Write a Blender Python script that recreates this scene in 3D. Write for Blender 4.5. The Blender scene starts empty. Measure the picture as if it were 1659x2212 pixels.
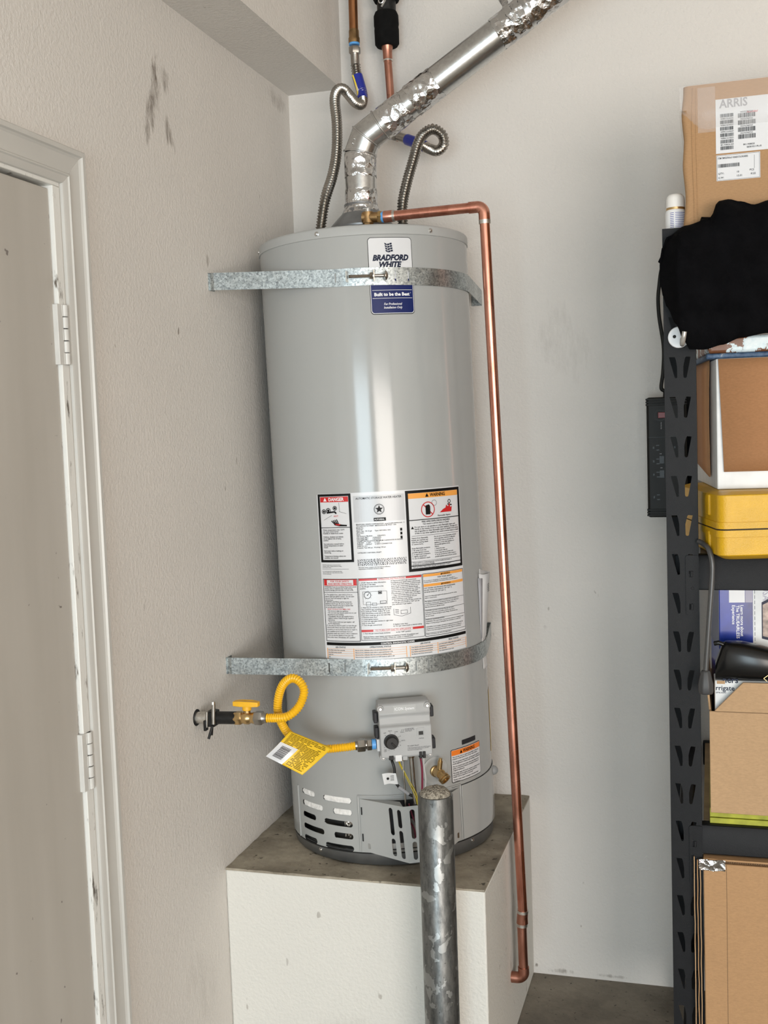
import bpy, bmesh, math, random
from mathutils import Vector, Matrix, noise
from mathutils.geometry import tessellate_polygon
random.seed(7)
scene = bpy.context.scene
COL = scene.collection
PI = math.pi
rad = math.radians

# ------------------------------------------------------------------ camera
def make_camera():
    pos = Vector((1.05465, -2.81254, 1.45632))
    yaw, pitch, roll, fpx = -0.287944, -0.078696, -0.0351004, 2399.915
    f = Vector((math.sin(yaw) * math.cos(pitch), math.cos(yaw) * math.cos(pitch), math.sin(pitch)))
    r = Vector((math.cos(yaw), -math.sin(yaw), 0))
    u = r.cross(f)
    r2 = r * math.cos(roll) + u * math.sin(roll)
    u2 = u * math.cos(roll) - r * math.sin(roll)
    cd = bpy.data.cameras.new('camera')
    cd.sensor_fit = 'VERTICAL'
    cd.sensor_height = 24.0
    cd.lens = fpx * 24.0 / 2212.0
    cd.clip_start = 0.05
    cam = bpy.data.objects.new('camera', cd)
    COL.objects.link(cam)
    m = Matrix(((r2.x, u2.x, -f.x, pos.x), (r2.y, u2.y, -f.y, pos.y), (r2.z, u2.z, -f.z, pos.z), (0, 0, 0, 1)))
    cam.matrix_world = m
    scene.camera = cam
make_camera()

# ------------------------------------------------------------------ world and daylight through the two open garage doors
W = bpy.data.worlds.new('sky')
scene.world = W
W.use_nodes = True
W.node_tree.nodes['Background'].inputs[0].default_value = (0.75, 0.86, 1.0, 1)
W.node_tree.nodes['Background'].inputs[1].default_value = 1.0

def area(name, x0, x1, z0, z1, y, watts, color):
    ld = bpy.data.lights.new(name, 'AREA')
    ld.shape = 'RECTANGLE'
    ld.size = x1 - x0
    ld.size_y = z1 - z0
    ld.energy = watts
    ld.color = color
    o = bpy.data.objects.new(name, ld)
    COL.objects.link(o)
    o.location = ((x0 + x1) / 2, y, (z0 + z1) / 2)
    o.rotation_euler = (rad(90), 0, 0)
    return o
area('daylight_narrow_door', 0.25, 1.80, 0.05, 1.97, -6.19, 98, (0.76, 0.92, 1.0))
area('daylight_wide_door', 2.40, 4.95, 0.05, 1.97, -6.19, 208, (1.0, 0.915, 0.835))

scene.view_settings.view_transform = 'Standard'
scene.view_settings.look = 'None'
scene.view_settings.exposure = 0.0
scene.view_settings.gamma = 1.0
scene.view_settings.use_curve_mapping = False
scene.cycles.use_denoising = True
scene.cycles.max_bounces = 10
scene.cycles.diffuse_bounces = 6

# ------------------------------------------------------------------ materials
MATS = {}
def new_mat(name):
    m = bpy.data.materials.new(name)
    m.use_nodes = True
    nt = m.node_tree
    b = nt.nodes['Principled BSDF']
    MATS[name] = m
    return m, nt, b
def N(nt, typ, **kw):
    n = nt.nodes.new(typ)
    for k, v in kw.items():
        if hasattr(n, k) and k not in n.inputs:
            setattr(n, k, v)
        else:
            n.inputs[k].default_value = v
    return n
def L(nt, a, b):
    nt.links.new(a, b)
def coord(nt, scale=(1, 1, 1)):
    tc = N(nt, 'ShaderNodeTexCoord')
    mp = N(nt, 'ShaderNodeMapping')
    mp.inputs['Scale'].default_value = scale
    L(nt, tc.outputs['Object'], mp.inputs[0])
    return mp.outputs[0]
def ntex(nt, vec, scale, detail=3, rough=.5):
    n = N(nt, 'ShaderNodeTexNoise')
    n.inputs['Scale'].default_value = scale
    n.inputs['Detail'].default_value = detail
    n.inputs['Roughness'].default_value = rough
    L(nt, vec, n.inputs['Vector'])
    return n.outputs['Fac']
def ramp(nt, fac, *stops):
    r = N(nt, 'ShaderNodeValToRGB')
    e = r.color_ramp.elements
    while len(e) < len(stops):
        e.new(0.5)
    for k, (p, c) in enumerate(stops):
        e[k].position = p
        if not hasattr(c, '__len__'):
            c = (c, c, c)
        e[k].color = (*c[:3], 1)
    L(nt, fac, r.inputs[0])
    return r.outputs[0]
def mix(nt, fac, a, b, mode='MIX'):
    n = N(nt, 'ShaderNodeMix')
    n.data_type = 'RGBA'
    n.blend_type = mode
    for sock, v in ((n.inputs[0], fac), (n.inputs[6], a), (n.inputs[7], b)):
        if isinstance(v, (int, float)):
            sock.default_value = v
        elif isinstance(v, tuple):
            sock.default_value = (*v[:3], 1)
        else:
            L(nt, v, sock)
    return n.outputs[2]
def math_n(nt, op, a, b=0.0, c=0.0):
    n = N(nt, 'ShaderNodeMath')
    n.operation = op
    for k, v in enumerate((a, b, c)):
        if isinstance(v, (int, float)):
            n.inputs[k].default_value = v
        else:
            L(nt, v, n.inputs[k])
    return n.outputs[0]
def bump(nt, b, h, strength=.3, dist=.01):
    n = N(nt, 'ShaderNodeBump')
    n.inputs['Strength'].default_value = strength
    n.inputs['Distance'].default_value = dist
    L(nt, h, n.inputs['Height'])
    L(nt, n.outputs[0], b.inputs['Normal'])
def plain(name, col, rough=.5, metal=0.0, var=.0, vscale=30, bmp=0.0, bscale=200, spec=.5):
    m, nt, b = new_mat(name)
    b.inputs['Roughness'].default_value = rough
    b.inputs['Metallic'].default_value = metal
    b.inputs['Specular IOR Level'].default_value = spec
    v = coord(nt)
    if var:
        f = ntex(nt, v, vscale, 4)
        lo = tuple(max(0, c * (1 - var)) for c in col)
        hi = tuple(min(1, c * (1 + var)) for c in col)
        L(nt, ramp(nt, f, (.3, lo), (.7, hi)), b.inputs['Base Color'])
    else:
        b.inputs['Base Color'].default_value = (*col, 1)
    if bmp:
        bump(nt, b, ntex(nt, v, bscale, 3), bmp, .002)
    return m

def wall_mat(name, col, smudges=()):
    m, nt, b = new_mat(name)
    b.inputs['Roughness'].default_value = .75
    v = coord(nt)
    f = ntex(nt, v, 3, 5)
    c = ramp(nt, f, (.3, tuple(x * .955 for x in col)), (.7, col))
    # small dark scuffs and specks
    sp = ntex(nt, coord(nt, (1, 1, .45)), 38, 2, .55)
    spm = ramp(nt, sp, (.715, 0.0), (.745, 1.0))
    area_m = ramp(nt, ntex(nt, v, 2.6, 2), (.5, 0.0), (.62, .75))
    c = mix(nt, math_n(nt, 'MULTIPLY', spm, area_m), c, (.20, .17, .14))
    tc = N(nt, 'ShaderNodeTexCoord')
    sx = N(nt, 'ShaderNodeSeparateXYZ')
    L(nt, tc.outputs['Object'], sx.inputs[0])
    streak = ntex(nt, coord(nt, (1, 1, .28)), 40, 8, .74)
    for (ax, a0, z0, ra, rz, tilt, amt) in smudges:
        d = math_n(nt, 'SUBTRACT', sx.outputs[ax], a0)
        dz = math_n(nt, 'SUBTRACT', sx.outputs[2], z0)
        d = math_n(nt, 'MULTIPLY_ADD', dz, tilt, d)
        q = math_n(nt, 'ADD', math_n(nt, 'POWER', math_n(nt, 'ABSOLUTE', math_n(nt, 'DIVIDE', d, ra)), 2.0),
                   math_n(nt, 'POWER', math_n(nt, 'ABSOLUTE', math_n(nt, 'DIVIDE', dz, rz)), 2.0))
        g = math_n(nt, 'EXPONENT', math_n(nt, 'MULTIPLY', q, -1.0))
        k = math_n(nt, 'MULTIPLY', g, streak)
        k = ramp(nt, k, (.40, 0.0), (.60, min(1, amt * 1.15)))
        c = mix(nt, k, c, (.13, .10, .075))
    L(nt, c, b.inputs['Base Color'])
    h1 = ntex(nt, v, 130, 4, .6)
    bump(nt, b, h1, .55, .004)
    return m

PAINT = (.695, .667, .630)
wall_mat('wall_paint_left', PAINT, [(1, -.750, 2.15, .045, .16, -.10, .85), (1, -.705, 2.17, .035, .06, 0, .6), (1, -.700, 2.06, .04, .06, .3, .75), (1, -.785, 2.07, .045, .10, -.3, .8), (1, -.74, .28, .15, .2, .4, .10), (1, -.70, .85, .07, .05, 0, .42), (1, -.545, 1.83, .02, .03, 0, .6), (1, -.08, 2.29, .12, .05, .5, .35)])
wall_mat('wall_paint_back', PAINT, [(0, .66, .012, .08, .014, 0, .6), (0, .80, .012, .10, .010, 0, .5), (0, .70, 1.65, .14, .18, .3, .12)])
wall_mat('platform_paint', (.70, .69, .645), [(0, .30, .12, .20, .10, .3, .12), (1, -.33, .18, .02, .06, 0, .6), (1, -.2, .25, .3, .2, .0, .16)])
plain('trim_paint', (.52, .51, .48), .32, 0, .04, 6)
plain('hinge_paint', (.60, .595, .57), .35, 0, .06, 20)
m, nt, b = new_mat('door_jamb_paint')
b.inputs['Roughness'].default_value = .35
v = coord(nt, (1, 1, .25))
L(nt, ramp(nt, ntex(nt, v, 60, 6, .65), (.33, (.12, .10, .08)), (.43, (.74, .74, .71))), b.inputs['Base Color'])
m, nt, b = new_mat('door_paint')
b.inputs['Roughness'].default_value = .5
c = ramp(nt, ntex(nt, coord(nt, (1, 1, .12)), 14, 5), (.3, (.425, .40, .36)), (.7, (.475, .45, .41)))
sp = ramp(nt, ntex(nt, coord(nt), 45, 2), (.74, 0.0), (.77, .8))
L(nt, mix(nt, sp, c, (.12, .1, .09)), b.inputs['Base Color'])

def concrete(name, dark, light, scale=5):
    m, nt, b = new_mat(name)
    b.inputs['Roughness'].default_value = .8
    v = coord(nt)
    c = ramp(nt, ntex(nt, v, scale, 8, .65), (.32, dark), (.66, light))
    sp = ramp(nt, ntex(nt, v, 70, 2), (.66, 0.0), (.73, .85))
    c = mix(nt, sp, c, tuple(x * .3 for x in dark))
    cr = ramp(nt, ntex(nt, v, 22, 6, .7), (.66, 0.0), (.72, .55))
    c = mix(nt, cr, c, (.40, .37, .31))
    L(nt, c, b.inputs['Base Color'])
    bump(nt, b, ntex(nt, v, 60, 6), .4, .004)
concrete('floor_concrete', (.14, .122, .097), (.29, .255, .205))
concrete('slab_concrete', (.135, .115, .085), (.43, .385, .305), 7)
concrete('driveway', (.4, .39, .36), (.5, .48, .45))
m, nt, b = new_mat('cement_fill')
b.inputs['Roughness'].default_value = .95
v = coord(nt)
L(nt, ramp(nt, ntex(nt, v, 190, 6, .7), (.38, (.10, .085, .065)), (.58, (.42, .38, .31))), b.inputs['Base Color'])
bump(nt, b, ntex(nt, v, 220, 4), 1.0, .006)

plain('tank_enamel', (.37, .38, .375), .13, 0, .015, 3, .025, 60)
plain('tank_cap_enamel', (.40, .41, .405), .38, 0, .015, 3)
plain('tank_inside', (.10, .10, .10), .35, .7, .5, 12)
plain('line_dark', (.02, .02, .02), .6, spec=.2)
plain('black_ink', (.004, .004, .004), .5, spec=.2)
plain('white_film', (.66, .67, .69), .25)
plain('grey_film', (.50, .51, .53), .25)
plain('red_ink', (.55, .018, .02), .35)
plain('orange_ink', (.83, .36, .07), .35)
plain('deep_orange_ink', (.85, .22, .03), .35)
plain('blue_ink', (.005, .014, .10), .3, spec=.25)
plain('white_ink', (.82, .83, .85), .35)
plain('steel_zinc', (.62, .62, .61), .28, 1, .12, 90)
plain('bolt_zinc', (.42, .38, .33), .3, 1, .2, 120)
plain('brass', (.60, .42, .20), .3, 1, .18, 60)
plain('brass_old', (.36, .23, .11), .42, 1, .3, 60)
plain('solder', (.62, .60, .56), .35, 1, .25, 120)
plain('stainless', (.37, .35, .32), .26, 1, .12, 50)
plain('hex_steel', (.40, .38, .35), .35, 1, .15, 60)
plain('black_iron', (.014, .0135, .013), .45, .2, .3, 60, .3, 160, spec=.35)
plain('black_plastic', (.006, .006, .006), .38, spec=.35)
plain('black_satin', (.006, .006, .006), .25, spec=.4)
plain('foam_black', (.005, .005, .005), .9, 0, .3, 60, .4, 260, spec=.15)
plain('powder_black', (.0075, .008, .0095), .50, 0, .12, 60, .25, 900, spec=.22)
plain('hose_yellow', (.85, .48, .012), .32, 0, .06, 60)
plain('handle_yellow', (.83, .45, .02), .38, 0, .06, 60)
plain('tag_yellow', (.84, .54, .02), .45)
plain('case_yellow', (.60, .34, .004), .40, 0, .07, 25, .35, 420)
plain('tape_blue', (.10, .35, .75), .4)
plain('sleeve_blue', (.018, .03, .30), .3)
plain('sleeve_yellow', (.85, .65, .05), .3)
plain('wool_white', (.80, .79, .77), .95, 0, .12, 120, .8, 220)
plain('control_grey', (.36, .365, .365), .42, 0, .03, 30)
plain('control_dark', (.022, .022, .025), .5, spec=.3)
plain('wire_black', (.012, .012, .012), .4)
plain('wire_yellow', (.55, .42, .03), .4)
plain('wire_red', (.22, .03, .06), .4)
plain('wire_white', (.62, .61, .60), .4)
plain('paper_white', (.70, .70, .70), .6)
plain('paper_grey', (.34, .34, .36), .55)
plain('can_white', (.78, .79, .80), .3)
plain('cap_white', (.80, .79, .76), .45)
plain('disc_white', (.72, .73, .75), .3)
plain('hook_metal', (.46, .45, .43), .35, .6)
plain('cloth_black', (.0030, .0030, .0036), .95, 0, .3, 30, .35, 500, spec=.06)
plain('surge_black', (.012, .012, .011), .5, 0, .1, 30, spec=.25)
plain('switch_red', (.18, .01, .012), .4)
plain('rod_grey', (.055, .055, .055), .3)
plain('knob_grey', (.045, .045, .047), .5)
plain('box_white', (.66, .68, .69), .45, 0, .06, 25)
plain('box_blue', (.012, .035, .28), .22, 0, .5, 12)
plain('box_dark_blue', (.02, .03, .12), .3, 0, .3, 10)
plain('board_green', (.34, .35, .03), .6, 0, .25, 40)
plain('deck_board', (.30, .22, .13), .75, 0, .15, 30)
plain('plum_ink', (.35, .33, .42), .4)
plain('navy_ink', (.004, .010, .035), .4, spec=.25)
plain('photo_print', (.33, .25, .21), .4, 0, .7, 60)
plain('worn_brown', (.17, .065, .028), .45, 0, .15, 30)
m, nt, b = new_mat('worn_panel')
b.inputs['Roughness'].default_value = .4
v = coord(nt)
L(nt, ramp(nt, ntex(nt, v, 22, 6, .7), (.40, (.17, .065, .028)), (.52, (.19, .08, .04)), (.54, (.62, .74, .78)), (.7, (.80, .86, .87))), b.inputs['Base Color'])
m, nt, b = new_mat('worn_blue')
b.inputs['Roughness'].default_value = .6
v = coord(nt)
L(nt, ramp(nt, ntex(nt, v, 60, 6, .7), (.3, (.01, .03, .08)), (.6, (.07, .13, .22)), (.72, (.45, .45, .45))), b.inputs['Base Color'])

def cardboard(name, col):
    m, nt, b = new_mat(name)
    b.inputs['Roughness'].default_value = .78
    v = coord(nt, (1, 1, 3))
    c = ramp(nt, ntex(nt, v, 160, 5, .6), (.3, tuple(x * .88 for x in col)), (.7, tuple(x * 1.06 for x in col)))
    c2 = ramp(nt, ntex(nt, coord(nt), 4, 4), (.3, .92), (.7, 1.0))
    L(nt, mix(nt, 1.0, c, c2, 'MULTIPLY'), b.inputs['Base Color'])
    bump(nt, b, ntex(nt, coord(nt), 35, 3), .12, .004)
cardboard('cardboard', (.41, .24, .115))
cardboard('cardboard_red', (.40, .195, .085))
cardboard('cardboard_pale', (.44, .285, .155))
plain('cardboard_dark', (.17, .10, .05), .8)

def galvanized(name, lo, hi, rough=.38, scale=220):
    m, nt, b = new_mat(name)
    b.inputs['Metallic'].default_value = .85
    v = coord(nt)
    vo = N(nt, 'ShaderNodeTexVoronoi')
    vo.inputs['Scale'].default_value = scale
    L(nt, v, vo.inputs['Vector'])
    c = ramp(nt, vo.outputs['Color'], (.15, lo), (.85, hi))
    s = ramp(nt, ntex(nt, v, scale * 1.3, 3), (.36, .45), (.48, 1.0))
    L(nt, mix(nt, .8, c, s, 'MULTIPLY'), b.inputs['Base Color'])
    L(nt, ramp(nt, ntex(nt, v, 20, 3), (.3, rough - .08), (.7, rough + .1)), b.inputs['Roughness'])
galvanized('galvanized', (.32, .35, .36), (.56, .60, .60))
plain('galvanized_vent', (.56, .56, .55), .25, .95, .10, 120, .06, 160)
plain('galvanized_ring', (.27, .28, .29), .38, .8, .12, 30)
m, nt, b = new_mat('bollard_steel')
b.inputs['Metallic'].default_value = .75
v = coord(nt, (1, 1, .8))
vo = N(nt, 'ShaderNodeTexVoronoi')
vo.inputs['Scale'].default_value = 62
nz = N(nt, 'ShaderNodeTexNoise'); nz.inputs['Scale'].default_value = 30; nz.inputs['Detail'].default_value = 4
L(nt, v, nz.inputs['Vector'])
L(nt, mix(nt, .06, v, nz.outputs['Color']), vo.inputs['Vector'])
patch = ramp(nt, vo.outputs['Color'], (.74, 0.0), (.77, .85))
base = ramp(nt, ntex(nt, coord(nt, (1, 1, .3)), 70, 8, .7), (.34, (.075, .078, .078)), (.66, (.205, .21, .205)))
base = mix(nt, ramp(nt, ntex(nt, v, 120, 4, .7), (.62, 0.0), (.70, .8)), base, (.04, .04, .038))
L(nt, mix(nt, patch, base, (.30, .31, .305)), b.inputs['Base Color'])
L(nt, ramp(nt, ntex(nt, v, 30, 4), (.3, .32), (.7, .5)), b.inputs['Roughness'])
bump(nt, b, ntex(nt, v, 90, 5), .15, .002)

m, nt, b = new_mat('foil_tape')
b.inputs['Metallic'].default_value = 1.0
b.inputs['Roughness'].default_value = .16
v = coord(nt)
red = ramp(nt, ntex(nt, v, 26, 5, .75), (.67, 0.0), (.69, .8))
L(nt, mix(nt, red, (.64, .64, .64), (.42, .08, .10)), b.inputs['Base Color'])
vo = N(nt, 'ShaderNodeTexVoronoi'); vo.inputs['Scale'].default_value = 55
L(nt, v, vo.inputs['Vector'])
h = math_n(nt, 'ADD', vo.outputs['Distance'], ntex(nt, v, 40, 4, .6))
bump(nt, b, h, .8, .006)

def copper(name, lo, hi, rough, dark=.25):
    m, nt, b = new_mat(name)
    b.inputs['Metallic'].default_value = 1.0
    v = coord(nt, (1, 1, .35))
    c = ramp(nt, ntex(nt, v, 28, 5, .6), (.3, lo), (.68, hi))
    st = ramp(nt, ntex(nt, coord(nt), 70, 5, .7), (.62, 0.0), (.72, dark))
    L(nt, mix(nt, st, c, (.12, .05, .035)), b.inputs['Base Color'])
    L(nt, ramp(nt, ntex(nt, v, 30, 3), (.3, rough - .06), (.7, rough + .1)), b.inputs['Roughness'])
copper('copper', (.50, .195, .135), (.74, .36, .265), .24)
copper('copper_aged', (.30, .13, .055), (.46, .22, .10), .38, .6)
copper('copper_tarnish', (.36, .15, .10), (.60, .30, .22), .3, .85)

m, nt, b = new_mat('clear_film')
b.inputs['Base Color'].default_value = (.86, .84, .84, 1)
b.inputs['Roughness'].default_value = .18
b.inputs['Alpha'].default_value = .17
bump(nt, b, ntex(nt, coord(nt), 40, 4), .5, .006)

# ------------------------------------------------------------------ mesh helpers
class MB:
    def __init__(s):
        s.v = []; s.f = []
    def add(s, vs, fs, M=None):
        o = len(s.v)
        for p in vs:
            p = Vector(p)
            s.v.append(M @ p if M is not None else p)
        s.f += [tuple(i + o for i in f) for f in fs]
        return s
    def box(s, x0, x1, y0, y1, z0, z1, M=None):
        return s.add([(x0, y0, z0), (x1, y0, z0), (x1, y1, z0), (x0, y1, z0), (x0, y0, z1), (x1, y0, z1), (x1, y1, z1), (x0, y1, z1)],
                     [(0, 3, 2, 1), (4, 5, 6, 7), (0, 1, 5, 4), (1, 2, 6, 5), (2, 3, 7, 6), (3, 0, 4, 7)], M)
    def lathe(s, prof, seg=32, M=None, caps=True):
        vs = []; fs = []
        n = len(prof)
        for r, z in prof:
            for k in range(seg):
                a = 2 * PI * k / seg
                vs.append((r * math.cos(a), r * math.sin(a), z))
        for i in range(n - 1):
            for k in range(seg):
                k2 = (k + 1) % seg
                fs.append((i * seg + k, i * seg + k2, (i + 1) * seg + k2, (i + 1) * seg + k))
        if caps:
            fs.append(tuple(reversed(range(seg))))
            fs.append(tuple((n - 1) * seg + k for k in range(seg)))
        return s.add(vs, fs, M)
    def rod(s, a, b, r, seg=16, r2=None):
        a = Vector(a); b = Vector(b)
        d = b - a
        q = d.to_track_quat('Z', 'Y').to_matrix().to_4x4()
        return s.lathe([(r, 0), (r2 if r2 is not None else r, d.length)], seg, Matrix.Translation(a) @ q)
    def turn(s, a, axis, prof, seg=24):
        q = Vector(axis).to_track_quat('Z', 'Y').to_matrix().to_4x4()
        return s.lathe(prof, seg, Matrix.Translation(Vector(a)) @ q)
    def tube(s, pts, rfun, seg=16, caps=True):
        pts = [Vector(p) for p in pts]
        n = len(pts)
        rf = rfun if callable(rfun) else (lambda i, L_: rfun)
        t = [(pts[min(i + 1, n - 1)] - pts[max(i - 1, 0)]).normalized() for i in range(n)]
        ref = Vector((0, 0, 1)) if abs(t[0].z) < .9 else Vector((1, 0, 0))
        nn = t[0].cross(ref).normalized()
        vs = []; L_ = 0
        for i in range(n):
            if i:
                L_ += (pts[i] - pts[i - 1]).length
                nn = (nn - t[i] * nn.dot(t[i])).normalized()
            bn = t[i].cross(nn)
            r = rf(i, L_)
            for k in range(seg):
                a = 2 * PI * k / seg
                vs.append(pts[i] + (nn * math.cos(a) + bn * math.sin(a)) * r)
        fs = []
        for i in range(n - 1):
            for k in range(seg):
                k2 = (k + 1) % seg
                fs.append((i * seg + k, i * seg + k2, (i + 1) * seg + k2, (i + 1) * seg + k))
        if caps:
            fs.append(tuple(reversed(range(seg))))
            fs.append(tuple((n - 1) * seg + k for k in range(seg)))
        return s.add(vs, fs)
    def prism(s, poly, t0, t1, M=None, holes=()):
        # poly in XY, extruded in Z from t0 to t1, with holes
        loops = [[Vector((p[0], p[1], 0)) for p in poly]] + [[Vector((p[0], p[1], 0)) for p in h] for h in holes]
        tris = tessellate_polygon(loops)
        flat = [p for l in loops for p in l]
        n = len(flat)
        vs = [(p.x, p.y, t1) for p in flat] + [(p.x, p.y, t0) for p in flat]
        fs = []
        for a, b2, c in tris:
            A, B_, C_ = flat[a], flat[b2], flat[c]
            if (B_ - A).cross(C_ - A).z < 0:
                b2, c = c, b2
            fs.append((a, b2, c)); fs.append((a + n, c + n, b2 + n))
        o = 0
        for l in loops:
            m_ = len(l)
            for k in range(m_):
                k2 = (k + 1) % m_
                fs.append((o + k, o + k2, o + k2 + n, o + k + n))
            o += m_
        return s.add(vs, fs, M)

def mesh_of(mb, name, smooth=True, angle=38):
    me = bpy.data.meshes.new(name)
    me.from_pydata([tuple(p) for p in mb.v], [], mb.f)
    me.update()
    bm = bmesh.new(); bm.from_mesh(me)
    bmesh.ops.recalc_face_normals(bm, faces=bm.faces)
    bm.to_mesh(me); bm.free()
    if smooth:
        for p in me.polygons:
            p.use_smooth = True
        me.set_sharp_from_angle(angle=rad(angle))
    return me
def link(name, me, mat=None, parent=None, bevel=0):
    o = bpy.data.objects.new(name, me)
    COL.objects.link(o)
    if mat:
        me.materials.append(MATS[mat])
    if parent is not None:
        o.parent = parent
        if parent.get('_w') is not None and parent.type == 'EMPTY':
            o.location = -parent.location
    if bevel:
        bv = o.modifiers.new('bevel', 'BEVEL')
        bv.width = bevel; bv.segments = 2; bv.limit_method = 'ANGLE'; bv.angle_limit = rad(40)
    return o
def part(name, mb, mat, parent=None, bevel=0, smooth=True, angle=38):
    return link(name, mesh_of(mb, name, smooth, angle), mat, parent, bevel)
def thing(name, label, cat, loc=(0, 0, 0), group=None, world=True):
    o = bpy.data.objects.new(name, None)
    COL.objects.link(o)
    o.location = loc
    o.empty_display_size = .05
    o['label'] = label; o['category'] = cat
    if group:
        o['group'] = group
    if world:
        o['_w'] = 1
    return o
def tag(o, label, cat, group=None):
    o['label'] = label; o['category'] = cat
    if group:
        o['group'] = group
    return o
def struct(name, mb, mat, parent=None, bevel=0):
    o = part(name, mb, mat, parent, bevel)
    if parent is None:
        o['kind'] = 'structure'
    return o
def frame(o, x, y, z):
    return Matrix(((x[0], y[0], z[0], o[0]), (x[1], y[1], z[1], o[1]), (x[2], y[2], z[2], o[2]), (0, 0, 0, 1)))
def spline(pts, n=12, closed=False):
    P = [Vector(p) for p in pts]
    out = []
    for i in range(len(P) - 1):
        p0 = P[i - 1] if i else P[0] * 2 - P[1]
        p1, p2 = P[i], P[i + 1]
        p3 = P[i + 2] if i + 2 < len(P) else P[-1] * 2 - P[-2]
        for k in range(n):
            t = k / n
            out.append(.5 * ((2 * p1) + (p2 - p0) * t + (2 * p0 - 5 * p1 + 4 * p2 - p3) * t * t + (3 * p1 - p0 - 3 * p2 + p3) * t ** 3))
    out.append(P[-1])
    return out
def resample(pts, step):
    out = [pts[0].copy()]
    acc = 0
    for a, b2 in zip(pts, pts[1:]):
        d = (b2 - a).length
        if d == 0:
            continue
        t = step - acc
        while t <= d:
            out.append(a + (b2 - a) * (t / d)); t += step
        acc = (acc + d) % step
    return out
def corrugated(mb, pts, r, amp, pitch, seg=16):
    d = resample(spline(pts, 24), pitch / 6)
    mb.tube(d, lambda i, l: r + amp * math.cos(2 * PI * l / pitch), seg)
def hexa(mb, a, b2, r):
    a = Vector(a); b2 = Vector(b2)
    d = b2 - a; l = d.length
    q = d.to_track_quat('Z', 'Y').to_matrix().to_4x4()
    mb.lathe([(r * .9, 0), (r, l * .12), (r, l * .88), (r * .9, l)], 6, Matrix.Translation(a) @ q)

# ---- flat print: 2-D shapes mapped on to a surface
class Print:
    def __init__(s):
        s.v = []; s.f = []
    def poly(s, pts):
        o = len(s.v); s.v += [tuple(p) for p in pts]; s.f.append(tuple(range(o, o + len(pts)))); return s
    def rect(s, x0, x1, y0, y1, step=.006):
        n = max(1, int(math.ceil(abs(x1 - x0) / step)))
        for k in range(n):
            a = x0 + (x1 - x0) * k / n; b2 = x0 + (x1 - x0) * (k + 1) / n
            s.poly([(a, y0), (b2, y0), (b2, y1), (a, y1)])
        return s
    def border(s, x0, x1, y0, y1, t):
        s.rect(x0, x1, y1 - t, y1); s.rect(x0, x1, y0, y0 + t); s.rect(x0, x0 + t, y0 + t, y1 - t); s.rect(x1 - t, x1, y0 + t, y1 - t); return s
    def line(s, a, b2, t):
        dx, dy = b2[0] - a[0], b2[1] - a[1]; l = math.hypot(dx, dy) or 1; nx, ny = -dy / l * t / 2, dx / l * t / 2
        return s.poly([(a[0] + nx, a[1] + ny), (a[0] - nx, a[1] - ny), (b2[0] - nx, b2[1] - ny), (b2[0] + nx, b2[1] + ny)])
    def disc(s, x, y, r, n=20, ry=None):
        return s.poly([(x + r * math.cos(2 * PI * k / n), y + (ry or r) * math.sin(2 * PI * k / n)) for k in range(n)])
    def ring(s, x, y, r, t, n=28):
        for k in range(n):
            a, b2 = 2 * PI * k / n, 2 * PI * (k + 1) / n
            s.poly([(x + q * math.cos(w), y + q * math.sin(w)) for q, w in ((r, a), (r, b2), (r - t, b2), (r - t, a))])
        return s
    def bars(s, x0, x1, y0, y1, seed=1):
        rng = random.Random(seed); x = x0
        while x < x1:
            w = rng.choice((.0006, .0009, .0014)) * (x1 - x0) / .04
            s.poly([(x, y0), (min(x + w, x1), y0), (min(x + w, x1), y1), (x, y1)])
            x += w + rng.choice((.0006, .0010)) * (x1 - x0) / .04
        return s
    def text(s, t, x, y, h, align='L', bold=0.0, slant=0.0, width=None, rot=0):
        cu = bpy.data.curves.new('text', 'FONT')
        cu.body = t; cu.size = 1.0; cu.resolution_u = 2; cu.shear = slant; cu.offset = max(bold, .010)
        cu.fill_mode = 'FRONT'
        ob = bpy.data.objects.new('text', cu)
        me = bpy.data.meshes.new_from_object(ob)
        vs = [v.co.copy() for v in me.vertices]
        fs = [tuple(p.vertices) for p in me.polygons]
        bpy.data.objects.remove(ob); bpy.data.curves.remove(cu); bpy.data.meshes.remove(me)
        if not vs:
            return s
        x0 = min(v.x for v in vs); x1 = max(v.x for v in vs)
        k = h / .72
        kx = k if width is None else width / (x1 - x0)
        off = {'L': 0, 'C': -(x1 - x0) / 2, 'R': -(x1 - x0)}[align]
        o = len(s.v)
        c, sn = math.cos(rot), math.sin(rot)
        for v in vs:
            px, py = (v.x - x0 + off) * kx, v.y * k
            s.v.append((x + px * c - py * sn, y + px * sn + py * c))
        s.f += [tuple(i + o for i in f) for f in fs]
        return s
    def lines(s, rows, x, y, h, lead, width=None, **kw):
        for t in rows:
            if t:
                s.text(t, x, y, h, **kw)
            y -= lead
        return s
    def put(s, name, fn, mat, parent):
        me = bpy.data.meshes.new(name)
        me.from_pydata([tuple(fn(p[0], p[1])) for p in s.v], [], s.f)
        me.update()
        o = link(name, me, mat, parent)
        if len(s.f) > 12:
            o['kind'] = 'stuff'
        return o
def rounded(x0, x1, y0, y1, r, n=5):
    out = []
    for cx, cy, a0 in ((x1 - r, y1 - r, 0), (x0 + r, y1 - r, 90), (x0 + r, y0 + r, 180), (x1 - r, y0 + r, 270)):
        for k in range(n + 1):
            a = rad(a0 + 90 * k / n)
            out.append((cx + r * math.cos(a), cy + r * math.sin(a)))
    return out
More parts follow.
